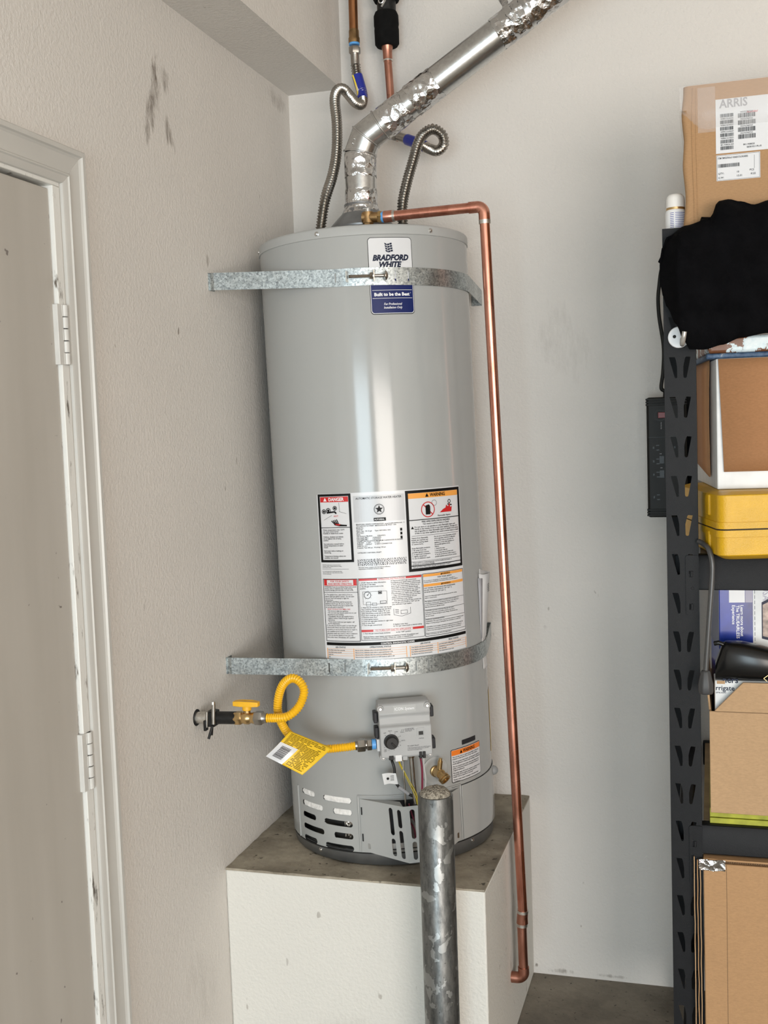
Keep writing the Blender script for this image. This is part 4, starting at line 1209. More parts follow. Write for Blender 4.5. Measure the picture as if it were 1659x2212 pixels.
# ------------------------------------------------------------------ seismic straps
def strap(zc_l, z_wall_l, z_wall_r, yl, xr, label):
    c3 = tloc((0, 0, zc_l)); cx, cy, zc = c3
    hb = .0375
    root = thing('seismic_strap', label, 'strap', (cx, cy - TR, zc - hb / 2), 'steel straps holding the water heater')
    Rr = TR + .0016
    def tang(P, sign):
        d = Vector((P[0] - cx, P[1] - cy)); l = d.length
        a = math.acos(Rr / l); base = math.atan2(d.y, d.x)
        ang = base + sign * a
        return math.degrees(ang)
    A_ = (0.0025, yl); B_ = (xr, -.0025)
    aL, aR = tang(A_, 1), tang(B_, -1)         # math angles on the circle
    def path(r):
        pts = [Vector((A_[0], A_[1] + .002)), Vector((A_[0] + .0005, A_[1]))]
        p_t = Vector((cx + r * math.cos(rad(aL)), cy + r * math.sin(rad(aL))))
        for k in range(1, 16):
            pts.append(Vector((A_[0] + .0005, A_[1])).lerp(p_t, k / 16))
        n = 90
        for k in range(n + 1):
            a = rad(aL + (aR - aL) % 360 * k / n)
            pts.append(Vector((cx + r * math.cos(a), cy + r * math.sin(a))))
        p_e = Vector(B_)
        for k in range(1, 11):
            pts.append(Vector((cx + r * math.cos(rad(aR)), cy + r * math.sin(rad(aR)))).lerp(p_e, k / 10))
        return pts
    def build(name, r, s0, s1, slots, mat='galvanized', zpad=0.0):
        pts = path(r)
        cum = [0]
        for a, b2 in zip(pts, pts[1:]):
            cum.append(cum[-1] + (b2 - a).length)
        T_ = cum[-1]
        def at(s_):
            s_ = min(max(s_, 0), T_)
            for i in range(len(cum) - 1):
                if cum[i + 1] >= s_:
                    t = (s_ - cum[i]) / max(1e-9, cum[i + 1] - cum[i]); p = pts[i].lerp(pts[i + 1], t)
                    return p, (pts[i + 1] - pts[i]).normalized()
            return pts[-1], (pts[-1] - pts[-2]).normalized()
        def zoff(s_):                          # the strap ends sit at their own height on the walls
            t = s_ / T_
            f0 = max(0, 1 - t / .30); f1 = max(0, (t - .72) / .28)
            return f0 * (z_wall_l - zc) + f1 * (z_wall_r - zc)
        mb = MB()
        def place(tmp):
            vs = []
            for p in tmp.v:
                q, d = at(p.x); nrm_ = Vector((d.y, -d.x))
                vs.append((q.x + nrm_.x * p.z, q.y + nrm_.y * p.z, zc + zoff(p.x) + p.y))
            mb.add(vs, tmp.f)
        x = s0; th = .0013
        slots = sorted(slots)
        for sx in slots + [None]:
            end = s1 if sx is None else sx - .004
            while x < end - 1e-6:
                x2 = min(x + .012, end)
                place(MB().box(x, x2, -hb / 2 - zpad, hb / 2 + zpad, 0, th)); x = x2
            if sx is not None:
                place(MB().prism([(sx - .004, -hb / 2 - zpad), (sx + .004, -hb / 2 - zpad), (sx + .004, hb / 2 + zpad), (sx - .004, hb / 2 + zpad)], 0, th, None, [rounded(sx - .0016, sx + .0016, -.0105, .0105, .0015, 2)]))
                x = sx + .004
        bm_ = part(name, mb, mat, root)
        return bm_, at, zoff, T_
    # arc position of a heater bearing phi (math angle = phi - 90)
    p_t = Vector((cx + Rr * math.cos(rad(aL)), cy + Rr * math.sin(rad(aL))))
    lead = .002 + (p_t - Vector((A_[0] + .0005, A_[1]))).length
    def s_of(phi):
        return lead + rad((phi - 90 - aL + 180) % 360 - 180) * Rr
    a_, at, zo, T_ = build('strap_band', Rr - .0012, 0, s_of(19.5), [s_of(-13), s_of(-4.5)] if zc_l < 1 else [s_of(2.0)])
    a2, at2, zo2, T2 = build('strap_band', Rr + .0004, s_of(6.5), T_, [s_of(16.5), s_of(32.5), s_of(39.5), T_ - .030])
    ta, tb = 8.2, 27.2
    for ph in (ta, 21.2):                      # bent-up ears that carry the bolt
        M = Matrix.Translation((cx, cy, zc)) @ frame((0, 0, 0), (math.cos(rad(ph)), math.sin(rad(ph)), 0), (0, 0, 1), (math.sin(rad(ph)), -math.cos(rad(ph)), 0))
        part('strap_ear', MB().box(-.0011, .0011, -.0115, .0115, Rr, Rr + .0175, M), 'bolt_zinc', root)
    P0 = Vector((cx, cy, zc)) + Vector((math.sin(rad(ta + 1.0)), -math.cos(rad(ta + 1.0)), 0)) * (Rr + .0115)
    P1 = Vector((cx, cy, zc)) + Vector((math.sin(rad(tb)), -math.cos(rad(tb)), 0)) * (Rr + .0115)
    d = (P1 - P0).normalized()
    mb = MB()
    Lb = (P1 - P0).length
    pts = [P0 + d * (Lb * k / 120) for k in range(121)]
    mb.tube(pts, lambda i, l: (.0031 + (.00045 * (i % 2) if i < 84 else 0.0003)), 14)
    mb.turn(P1 - d * .002, d, [(.0035, -.003), (.0105, 0), (.0105, .0012), (.0085, .0040), (.0045, .0058), (.0008, .0064)], 24)
    bo_ = part('carriage_bolt', mb, 'bolt_zinc', root)
    hx = MB(); hexa(hx, P0 + d * Lb * .56, P0 + d * (Lb * .56 + .0068), .0078); part('nut', hx, 'bolt_zinc', bo_)
    ws_ = MB().turn(P0 + d * (Lb * .56 + .0069), d, [(.0100, 0), (.0100, .0016), (.0036, .0016)], 22); part('washer', ws_, 'steel_zinc', bo_)
    for (pt, nx_) in ((Vector((.0008, yl + .012, z_wall_l)), (1, 0, 0)), (Vector((xr - .012, -.0008, z_wall_r)), (0, -1, 0))):
        wt = MB()
        if nx_[0]:
            wt.box(0, .0022, yl - .002, yl + .026, z_wall_l - hb / 2, z_wall_l + hb / 2)
        else:
            wt.box(xr - .026, xr + .001, -.0022, 0, z_wall_r - hb / 2, z_wall_r + hb / 2)
        part('wall_tab', wt, 'galvanized', root)
strap(1.293, 1.7815, 1.7670, -.5462, .5000, 'galvanized steel strap around the heater top, crossing the brand plate')
strap(.4465, .9262, .9150, -.5462, .5000, 'galvanized steel strap around the heater below the big instruction label')

# ------------------------------------------------------------------ vent pipe
VY = -.277
V0, V1, V2, V3 = Vector((.274, VY, 1.935)), Vector((.2765, VY, 2.088)), Vector((.2920, VY, 2.124)), Vector((.3290, VY, 2.1465))
vd = Vector((1, 0, .607)).normalized()
V4 = V3 + vd * ((2.74 - V3.z) / vd.z)
vr = .0368
vent = thing('vent_pipe', 'shiny galvanized vent pipe patched with foil tape rising from the heater to the ceiling', 'vent pipe', V0)
part('riser', MB().tube([V0, V0.lerp(V1, .5), V1], vr, 40), 'galvanized_vent', vent)
def gore(a, b2, da, db, r=vr, seg=40):
    # mitred tube section: ends cut on the bisecting planes
    ax = (b2 - a).normalized(); side = Vector((0, 1, 0)); up_ = ax.cross(side).normalized()
    vs = []
    for P, nn in ((a, da), (b2, db)):
        for k in range(seg):
            t = 2 * PI * k / seg
            o_ = side * math.cos(t) * r + up_ * math.sin(t) * r
            s_ = -(o_.dot(nn)) / ax.dot(nn)
            vs.append(P + o_ + ax * s_)
    return MB().add(vs, [(k, (k + 1) % seg, seg + (k + 1) % seg, seg + k) for k in range(seg)])
d01, d12, d23 = (V1 - V0).normalized(), (V2 - V1).normalized(), (V3 - V2).normalized()
n1, n2, n3 = (d01 + d12).normalized(), (d12 + d23).normalized(), (d23 + vd).normalized()
part('elbow_gore', gore(V1, V2, n1, n2), 'galvanized_vent', vent)
part('elbow_gore', gore(V2, V3, n2, n3), 'galvanized_vent', vent)
for P, nn in ((V1, n1), (V2, n2), (V3, n3)):
    side = Vector((0, 1, 0)); q = nn.cross(side).normalized()
    ring = [P + (side * math.cos(2 * PI * k / 48) + q * 1.02 * math.sin(2 * PI * k / 48)) * (vr + .0006) for k in range(49)]
    part('elbow_bead', MB().tube(ring, .0022, 10, False), 'galvanized_vent', vent)
part('main_pipe', MB().tube([V3 + vd * .001, V3 + vd * .3, V4], vr - .0012, 40), 'galvanized_vent', vent)
sv = Vector((0, -1, 0)); uv = vd.cross(Vector((0, 1, 0))).normalized()
part('pipe_seam', MB().tube([V3 + vd * .10 + (sv * .5 - uv * -.86) * -vr, V4 + (sv * .5 - uv * -.86) * -vr], .0012, 6), 'galvanized_vent', vent)
for t in (.35, .62):
    p = V1.lerp(V2, t) + Vector((-.012, -vr * .93, .004))
    screw('rivet', p, (0, -1, 0), .0026, 'steel_zinc', vent)
def tape(a, b2, r0, r1, name='foil_tape', seed=0, amp=.0011):
    a = Vector(a); b2 = Vector(b2)
    d = (b2 - a); L_ = d.length; d.normalize()
    s1 = Vector((0, 1, 0)); s2 = d.cross(s1).normalized()
    n, seg = max(10, int(L_ / .003)), 72
    vs = []
    for i in range(n + 1):
        for k in range(seg):
            t = 2 * PI * k / seg
            r = r0 + (r1 - r0) * i / n
            edge = 1 if 0 < i < n else .2
            w = noise.noise(Vector((math.cos(t) * 2.2 + seed, math.sin(t) * 2.2, i * .09 * 3))) + .6 * abs(noise.noise(Vector((math.cos(t) * 5, math.sin(t) * 5 + seed, i * .25))))
            jag = .004 * noise.noise(Vector((math.cos(t) * 3, math.sin(t) * 3, seed + (5 if i > n / 2 else 0)))) if i in (0, n) else 0
            vs.append(a + d * (L_ * i / n + jag) + (s1 * math.cos(t) + s2 * math.sin(t)) * (r + .0006 + amp * edge * max(-.4, w)))
    fs = [(i * seg + k, i * seg + (k + 1) % seg, (i + 1) * seg + (k + 1) % seg, (i + 1) * seg + k) for i in range(n) for k in range(seg)]
    part(name, MB().add(vs, fs), 'foil_tape', vent, 0, True, 60)
tape((.2742, VY, 1.946), (.2744, VY, 1.968), .0455, vr + .0006, seed=1, amp=.0022)
tape((.2744, VY, 1.967), (.2752, VY, 2.004), vr + .0006, vr + .0002, seed=2, amp=.0016)
tape((.2756, VY, 2.032), (.2764, VY, 2.084), vr + .0002, vr, seed=4)
tape(V3 + vd * .012, V3 + vd * .073, vr, vr - .0004, seed=7)
tape(V3 + vd * .088, V3 + vd * .158, vr, vr - .0006, seed=9, amp=.0018)
tape(V3 + vd * .325, V3 + vd * .398, vr - .0004, vr, seed=12, amp=.0020)
tape(V3 + vd * .408, V3 + vd * .520, vr - .0004, vr - .0004, seed=15)
tt = V3 + vd * .372                            # hanging strap of tape
vs = []
for k in range(9):
    for j in (0, 1):
        ang = rad(-70 + 20 * k)
        vs.append(tt + vd * (.016 * (j - .5) + .003 * math.sin(k)) + (sv * math.cos(ang) + uv * math.sin(ang)) * (vr + .004 + (.02 if k > 7 else 0)))
part('hanger_tape', MB().add(vs, [(2 * k, 2 * k + 2, 2 * k + 3, 2 * k + 1) for k in range(8)]), 'foil_tape', vent)

# ------------------------------------------------------------------ water supply pipes on the back wall
cpz = Vector((.2048, -.06, 0))
sp1 = thing('copper_supply_pipe', 'bare copper supply pipe with blue tape ring coming down in the corner', 'pipe', (.2055, -.06, 2.40))
part('pipe', MB().rod((.2070, -.06, 2.745), (.2042, -.06, 2.424), .0113, 24), 'copper_aged', sp1)
part('coupling', MB().turn((.2045, -.06, 2.414), (0, 0, 1), [(.0125, 0), (.0142, .001), (.0142, .013), (.0128, .015), (.0128, .030), (.0116, .034)], 24), 'brass_old', sp1)
part('tape_ring', MB().rod((.2045, -.06, 2.4095), (.2045, -.06, 2.4150), .0135, 24), 'tape_blue', sp1)

def flex(name, label, pts, end, nut_dir, sleeve, grp):
    root = thing(name, label, 'water hose', pts[0], 'corrugated water hoses above the heater')
    mb = MB(); corrugated(mb, pts, .0112, .0017, .0066, 24)
    part('corrugated_hose', mb, 'stainless', root)
    b0 = Vector(pts[0])
    hx = MB(); hexa(hx, b0 - Vector((0, 0, .016)), b0 + Vector((0, 0, .004)), .0135); part('lower_nut', hx, 'hex_steel', root)
    e = Vector(end); nd = Vector(nut_dir).normalized()
    part('ferrule', MB().turn(e, nd, [(.0105, -.004), (.0110, 0), (.0110, .020), (.0122, .024)], 22), 'stainless', root)
    hx = MB(); hexa(hx, e + nd * .022, e + nd * .040, .0148); part('upper_nut', hx, 'hex_steel', root)
    sl = spline(sleeve, 8)
    so = part('paper_sleeve', MB().tube(sl, .0136, 24), 'sleeve_blue', root)
    return root, so
FL = [(.2090, -.318, 1.9190), (.2000, -.300, 1.9762), (.2069, -.280, 2.043), (.2128, -.260, 2.100), (.2099, -.240, 2.1695), (.2000, -.220, 2.232), (.2010, -.200, 2.2610), (.2095, -.180, 2.2690), (.2165, -.155, 2.2600), (.2225, -.125, 2.2500), (.2285, -.095, 2.2530), (.2265, -.075, 2.2790), (.2165, -.064, 2.3095), (.2080, -.060, 2.340), (.2058, -.060, 2.362)]
l0 = tloc((-.0945, -.028, 1.424)); FL[0] = (l0.x, l0.y, l0.z + .012); FL[1] = (l0.x * .45 + .2069 * .55, -.304, 1.985)
fr, so = flex('flexible_connector', 'corrugated steel water hose bending up to the blue-ringed copper pipe in the corner', FL, (.2052, -.06, 2.366), (-.01, 0, 1), [(.2275, -.082, 2.2680), (.2225, -.069, 2.290), (.2150, -.0632, 2.315), (.2095, -.061, 2.334)], None)
part('yellow_stripe', MB().tube([Vector((x - .0072, y - .0092, z)) for x, y, z in ((.2275, -.078, 2.272), (.2222, -.069, 2.292), (.2150, -.0632, 2.316), (.2095, -.061, 2.333))], .0034, 8), 'sleeve_yellow', so)
FR = [(.3700, -.262, 1.9255), (.3665, -.246, 1.9709), (.3763, -.232, 2.0258), (.3890, -.2185, 2.0755), (.3980, -.2046, 2.1151), (.4089, -.1908, 2.1387), (.4285, -.1769, 2.1517), (.4464, -.1600, 2.1410), (.4465, -.1440, 2.1220), (.4285, -.1300, 2.1120), (.4060, -.1150, 2.1210), (.3760, -.1020, 2.1400), (.3500, -.088, 2.1530), (.3370, -.078, 2.160)]
l1 = tloc((.0915, .027, 1.424)); FR[0] = (l1.x, l1.y, l1.z + .012)
fr2, so2 = flex('flexible_connector', 'corrugated steel water hose curling in a loop behind the vent pipe', FR, (.333, -.0745, 2.163), (-.86, .22, .40), [(.3900, -.1080, 2.1310), (.3740, -.1010, 2.1410), (.3500, -.088, 2.1530), (.3400, -.081, 2.1585)], None)
def sleeve_text(so, P, d, up_, rows):
    pr = Print()
    for i, t in enumerate(rows):
        pr.rect(0, .012 + .006 * ((i * 7) % 3), -.0018 * i, -.0018 * i + .0007)
    P = Vector(P); d = Vector(d).normalized(); up_ = Vector(up_).normalized()
    o = pr.put('sleeve_print', lambda u, z: P + d * u + up_ * z, 'white_ink', so)
sleeve_text(so, (.2225, -.0830, 2.284), (-.35, .1, 1), (1, .1, .2), range(4))

sp2 = thing('insulated_supply_pipe', 'tarnished copper supply pipe with black foam insulation coming down the back wall', 'pipe', (.295, -.06, 2.20))
part('pipe', MB().tube([Vector((.2935, -.06, 2.46)), Vector((.2905, -.06, 2.365)), Vector((.2945, -.06, 2.275)), Vector((.2985, -.060, 2.195))], .0098, 24), 'copper_tarnish', sp2)
elb = spline([(.2985, -.060, 2.200), (.2990, -.060, 2.184), (.3035, -.063, 2.1765), (.3130, -.0680, 2.1715)], 8)
part('elbow', MB().tube(elb, .0118, 20), 'copper_tarnish', sp2)
part('reducer', MB().turn((.2906, -.06, 2.362), (-.01, 0, 1), [(.0102, 0), (.0118, .002), (.0118, .022), (.0135, .028), (.0160, .040)], 24), 'copper_tarnish', sp2)
part('solder_ring', MB().rod((.2906, -.06, 2.360), (.2906, -.06, 2.3635), .0124, 22), 'solder', sp2)
ins = MB().turn((.2905, -.06, 2.395), (-.01, 0, 1), [(.018, .001), (.0260, .000), (.0302, .006), (.0308, .040), (.0300, .046), (.0312, .052), (.0308, .074), (.0270, .083), (.020, .085)], 32)
part('foam_sleeve', ins, 'foam_black', sp2)
ins = MB().turn((.2925, -.06, 2.503), (-.01, 0, 1), [(.018, .001), (.030, .000), (.033, .006), (.033, .24), (.020, .247)], 32)
part('foam_sleeve', ins, 'foam_black', sp2)
part('pipe_body', MB().rod((.2912, -.06, 2.470), (.2925, -.06, 2.52), .0235, 28), 'black_iron', sp2)
rg = MB().tube([Vector((.2860 + .0062 * math.cos(a), -.0872, 2.4995 + .0072 * math.sin(a))) for a in [2 * PI * k / 24 for k in range(25)]], .0018, 8, False)
rg.box(-.0022, .0022, -.0035, .0015, -.009, .009, Matrix.Translation((.2925, -.0865, 2.4900)) @ Matrix.Rotation(rad(35), 4, 'Y'))
part('pipe_clamp', rg, 'steel_zinc', sp2)

# ------------------------------------------------------------------ relief discharge pipe in copper
cr = .0112
dp = thing('discharge_pipe', 'bright copper discharge pipe running along the heater top then straight down its side', 'pipe', (.62, -.326, .15))
PT = [Vector((.352, -.36, 1.9225)), Vector((.566, -.36, 1.9258)), Vector((.582, -.36, 1.9110))]
part('pipe', MB().rod(PT[0], PT[1], cr, 28), 'copper', dp)
part('pipe', MB().rod((.5820, -.3600, 1.905), (.6222, -.3270, .286), cr, 28), 'copper', dp)
part('pipe', MB().rod((.6180, -.3262, .300), (.6198, -.3260, .160), cr * .99, 28), 'copper_tarnish', dp)
el = [Vector((.5480, -.36, 1.9255)), Vector((.566, -.36, 1.9258))]
for k in range(1, 9):
    a = rad(90 * k / 9)
    el.append(Vector((.566 + .0158 * math.sin(a), -.36, 1.9258 - .0158 * (1 - math.cos(a)))))
el += [Vector((.5820, -.36, 1.9090)), Vector((.5824, -.3597, 1.893))]
part('elbow', MB().tube(el, .0128, 28), 'copper', dp)
el = [Vector((.6195, -.326, .180)), Vector((.6197, -.326, .168))]
for k in range(1, 9):
    a = rad(90 * k / 9)
    el.append(Vector((.6198 - .0150 * (1 - math.cos(a)), -.326, .1680 - .0150 * math.sin(a))))
el += [Vector((.6045, -.326, .1528)), Vector((.5908, -.326, .1525))]
part('elbow', MB().tube(el, .0130, 28), 'copper_tarnish', dp)
part('coupling', MB().rod((.6213, -.3265, .3160), (.6186, -.3262, .2820), .0129, 28), 'copper_tarnish', dp)
for a, b2, r in (((.6214, -.3266, .3180), (.6211, -.3265, .3110), .0134), ((.6190, -.3262, .2860), (.6186, -.3262, .2790), .0134), ((.5824, -.3597, 1.8965), (.5826, -.3595, 1.8880), .0131), ((.3720, -.36, 1.9228), (.3790, -.36, 1.9229), .0128)):
    part('solder_ring', MB().rod(a, b2, r, 24), 'solder', dp)
part('adapter', MB().turn(PT[0], PT[1] - PT[0], [(.0118, 0), (.0132, .001), (.0132, .020), (.0122, .023)], 24), 'copper', dp)
part('tape_ring', MB().turn(PT[0] + Vector((-.0045, 0, 0)), (1, 0, 0), [(.0124, 0), (.0124, .005)], 22), 'tape_blue', dp)

# ------------------------------------------------------------------ gas shut-off valve on the wall stub
GY = -.7056
gv = thing('gas_shutoff_valve', 'brass gas shut-off valve with yellow handle on a black pipe from the left wall', 'valve', (0, GY, .85))
gx = lambda x: Vector((x, GY, .8497 + .035 * x))
part('wall_hole', MB().rod((-.004, GY, .8497), (.0006, GY, .8497), .0178, 22), 'line_dark', gv)
part('pipe_stub', MB().rod(gx(-.003), gx(.046), .0125, 22), 'solder', gv)
part('pipe', MB().rod(gx(.040), gx(.092), .0134, 24), 'black_iron', gv)
cl_ = MB().box(.028, .048, GY - .016, GY + .014, .8345, .8672)
co = part('bonding_clamp', cl_, 'black_iron', gv, .003)
for (x, dy, z0, z1, r) in ((.031, -.018, .835, .868, .0032), (.046, -.016, .842, .884, .0042), (.040, -.015, .818, .838, .0030)):
    part('clamp_screw', MB().rod((x, GY + dy, z0), (x + .002, GY + dy, z1), r, 10), 'hex_steel' if r > .0031 else 'black_iron', co)
part('clamp_screw', MB().rod((.047, GY - .016, .884), (.0473, GY - .016, .890), .0048, 8), 'steel_zinc', co)
part('clamp_bolt', MB().rod((.044, GY - .018, .838), (.037, GY - .024, .812), .0028, 10), 'black_iron', co)
part('clamp_lug', MB().box(.026, .032, GY - .024, GY - .012, .828, .850), 'black_iron', co, .001)
vb = MB(); hexa(vb, gx(.0885), gx(.1050), .0148)
vb.turn(gx(.104), (1, 0, .035), [(.0130, 0), (.0115, .002), (.0135, .008), (.0135, .016), (.0112, .020), (.0112, .024), (.0122, .026), (.0122, .031)], 24)
vo_ = part('valve_body', vb, 'brass', gv)
part('valve_stem', MB().rod(gx(.1165) + Vector((0, 0, .010)), gx(.1165) + Vector((0, 0, .022)), .0075, 18), 'brass', vo_)
hd = MB().rod(gx(.1165) + Vector((0, 0, .0165)), gx(.1165) + Vector((0, 0, .0315)), .0098, 24)
pl = [(-.0300, .001), (-.0295, -.0065), (-.0100, -.0100), (.0100, -.0100), (.0275, -.0075), (.0285, .001), (.0270, .0070), (.0100, .0100), (-.0100, .0100), (-.0285, .0080)]
tmp = MB().prism(pl, 0, .0135)
vs = []
for p in tmp.v:
    vs.append(gx(.1165) + Vector((p.x, p.y, .0245 + (p.z if p.z > 0 else .0)- .10 * abs(p.x) * (1 if p.z > 0 else -.4))))
hd.add(vs, tmp.f)
part('valve_handle', hd, 'handle_yellow', gv, .0012)

# yellow gas hose with tag
HP = [(.1620, -.7056, .8554), (.1748, -.706, .8561), (.2067, -.708, .8609), (.2301, -.700, .8802), (.2398, -.690, .9093), (.2296, -.685, .9292), (.2095, -.680, .9352), (.1882, -.675, .9206), (.1745, -.670, .8922), (.1690, -.665, .8608), (.1715, -.655, .8332), (.1810, -.640, .8043), (.2010, -.618, .7800), (.2350, -.597, .7660), (.2800, -.5830, .7640), (.3080, -.5800, .7660)]
gin = tloc(G @ Vector((-.0600, .2870, .282)))
gdir = (tloc(G @ Vector((-.0600, .2870, .282))) - tloc(G @ Vector((-.10, .2870, .282)))).normalized()
h_end = gin - gdir * .042
HP[-1] = tuple(h_end); HP[-2] = tuple(h_end - gdir * .030 + Vector((0, 0, -.0018)))
HP[-3] = (.2330, -.6085, .7645)
gh = thing('gas_hose', 'looped yellow corrugated gas hose joining the shut-off valve to the heater control', 'gas hose', HP[0])
mb = MB(); corrugated(mb, HP, .0086, .0010, .0052, 18); part('corrugated_hose', mb, 'hose_yellow', gh)
a = gx(.1340)
hx = MB(); hexa(hx, a, gx(.1520), .0152); hx.turn(gx(.1500), (1, 0, .03), [(.0130, 0), (.0105, .004), (.0105, .011)], 22); part('flare_nut', hx, 'hex_steel', gh)
hx = MB(); hexa(hx, h_end + gdir * .000, h_end + gdir * .018, .0145); hx.turn(h_end, gdir, [(.0098, -.004), (.0112, .004), (.0095, .022)], 22); part('flare_nut', hx, 'stainless', gh)
hx = MB(); hexa(hx, h_end + gdir * .021, h_end + gdir * .032, .0128); part('adapter', hx, 'stainless', gh)
part('tape_ring', MB().rod(h_end + gdir * .032, h_end + gdir * .0405, .0112, 22), 'tape_blue', gh)
# hanging tag
T0, T1, T2, T3 = Vector((.1993, -.676, .8215)), Vector((.2788, -.640, .7785)), Vector((.2320, -.700, .7363)), Vector((.1571, -.712, .7757))
def tagp(u, w, off=0.0):
    p = (T0 * (1 - u) + T1 * u) * (1 - w) + (T3 * (1 - u) + T2 * u) * w
    nn = (T1 - T0).cross(T3 - T0).normalized()
    if nn.y > 0:
        nn = -nn
    return p + nn * (off + .010 * math.sin(PI * w) * (.4 + .6 * (1 - u)) - .006 * math.sin(PI * u))
mb = MB(); nu, nw = 14, 14
mb.add([tagp(i / nu, j / nw) for j in range(nw + 1) for i in range(nu + 1)], [(j * (nu + 1) + i, j * (nu + 1) + i + 1, (j + 1) * (nu + 1) + i + 1, (j + 1) * (nu + 1) + i) for j in range(nw) for i in range(nu)])
tg = part('hose_tag', mb, 'tag_yellow', gh)
sd = tg.modifiers.new('thickness', 'SOLIDIFY'); sd.thickness = .0004; sd.offset = -1
def uvprint(pr, name, mat, off):
    me = bpy.data.meshes.new(name)
    me.from_pydata([tuple(tagp(p[0], p[1], off)) for p in pr.v], [], pr.f); me.update()
    return link(name, me, mat, tg)
pr = Print()
for i in range(8):
    for j in range(10):
        a, b2, c0, d_ = .45 * i / 8, .45 * (i + 1) / 8, .42 + .58 * j / 10, .42 + .58 * (j + 1) / 10
        pr.poly([(a, c0), (b2, c0), (b2, d_), (a, d_)])
uvprint(pr, 'white_print', 'white_film', .0006)
pr = Print(); rng = random.Random(3); w_ = .50
while w_ < .90:
    t = rng.choice((.008, .013, .02))
    for i in range(3):
        pr.poly([(.10 + .08 * i, w_), (.18 + .08 * i, w_), (.18 + .08 * i, w_ + t), (.10 + .08 * i, w_ + t)])
    w_ += t + rng.choice((.009, .014))
for k in range(22):
    w_ = .06 + .041 * k; u0 = .06 if w_ < .40 else .50; u1 = .94 - .08 * rng.random() - (.2 if rng.random() < .2 else 0)
    n = 10
    for i in range(n):
        if rng.random() < .12:
            continue
        pr.poly([(u0 + (u1 - u0) * i / n, w_), (u0 + (u1 - u0) * (i + .88) / n, w_), (u0 + (u1 - u0) * (i + .88) / n, w_ + .014), (u0 + (u1 - u0) * i / n, w_ + .014)])
uvprint(pr, 'black_print', 'black_ink', .0010)
# ------------------------------------------------------------------ storage rack along the back wall
SX0, SX1, SF, SB, SHT = .9705, 2.19, -.620, -.012, 1.8045
PW = .0585
rack = thing('storage_rack', 'black powder-coated steel storage rack with slotted posts beside the heater', 'rack', ((SX0 + SX1) / 2, -.3, 0))
def slot_pair(zt):
    a = [(.0091, zt), (.0198, zt), (.0218, zt - .006), (.0238, zt - .019), (.0238, zt - .0385), (.0225, zt - .040), (.0195, zt - .040)]
    b2 = [(.0403, zt), (.0486, zt - .0008), (.0412, zt - .0385), (.0400, zt - .040), (.0368, zt - .040), (.0352, zt - .0375), (.0350, zt - .018), (.0385, zt - .003)]
    return a, b2
zts = [1.4889 + .0752 * k for k in range(-19, 5) if 0.06 < 1.4889 + .0752 * k < SHT - .01]
holes = [h for z in zts for h in slot_pair(z)]
post = MB()
Mf = frame((0, 0, 0), (1, 0, 0), (0, 0, 1), (0, -1, 0))
post.prism([(0, 0), (PW, 0), (PW, SHT), (0, SHT)], -.0018, 0, Mf, holes)
post.box(0, .0018, .0018, .045, 0, SHT).box(PW - .0018, PW, .0018, .045, 0, SHT)
post_me = mesh_of(post, 'post', False)
post_me.materials.append(MATS['powder_black'])
rear = MB().box(0, PW, 0, .0018, 0, SHT).box(0, .0018, .0018, .045, 0, SHT).box(PW - .0018, PW, .0018, .045, 0, SHT)
rear_me = mesh_of(rear, 'rear_post', False)
rear_me.materials.append(MATS['powder_black'])
for (x, y, rz) in ((SX0, SF, 0), (SX1 - PW, SF, 0), (SX0 + PW - .0195, SB, PI), (SX1, SB, PI)):
    o = bpy.data.objects.new('post', post_me if rz == 0 else rear_me); COL.objects.link(o); o.parent = rack
    o.location = Vector((x, y, 0)) - rack.location; o.rotation_euler = (0, 0, rz)
LEV = [(1.736, 1.8040), (1.118, 1.1855), (.597, .6540), (.090, .150)]
for (z0, z1) in LEV:
    for y, s_ in ((SF + .004, 1), (SB - .004, -1)):
        mb = MB()
        pf_ = [(0, z0), (0, z1 - .012), (.006 * s_, z1), (.030 * s_, z1), (.030 * s_, z1 - .010), (.026 * s_, z0)]
        n = len(pf_)
        vs = [(SX0 + PW - .002, y + a, z) for a, z in pf_] + [(SX1 - PW + .002, y + a, z) for a, z in pf_]
        mb.add(vs, [tuple(range(n)), tuple(range(2 * n - 1, n - 1, -1))] + [(k, (k + 1) % n, n + (k + 1) % n, n + k) for k in range(n)])
        bm_ = part('beam', mb, 'powder_black', rack, .002)
        if s_ == 1:
            for xa, xb in ((SX0 + .0345, SX0 + PW + .0005), (SX1 - PW - .0005, SX1 - .0345)):
                pz0, pz1 = z1 - .115, z1 + .0005
                br = MB().prism(rounded(xa, xb, pz0, pz1, .004), 0, .0026, frame((0, SF, 0), (1, 0, 0), (0, 0, 1), (0, -1, 0)), [rounded(xa + .006, xa + .0085, z + 0, z + .012, .0008, 2) for z in (pz1 - .042, pz0 + .010)])
                bo2 = part('beam_bracket', br, 'powder_black', bm_)
                for z in (pz1 - .042, pz0 + .010):
                    part('bracket_tab', MB().box(xa + .0090, xa + .0135, SF - .0046, SF - .0026, z, z + .012), 'powder_black', bm_, .0008)
                part('bracket_rivet', MB().turn((xa + .0120, SF - .0026, (pz0 + pz1) / 2 - .006), (0, -1, 0), [(.0030, 0), (.0026, .0008), (.0004, .0010)], 14), 'powder_black', bm_)
    for xx in (SX0 + .012, SX1 - .012 - .03):
        part('side_beam', MB().box(xx, xx + .028, SF + .046, SB - .046, z0 + .010, z1 - .004), 'powder_black', rack, .002)
    part('shelf_deck', MB().box(SX0 + PW + .003, SX1 - PW - .003, SF + .036, SB - .036, z1 - .014, z1), 'deck_board', rack)

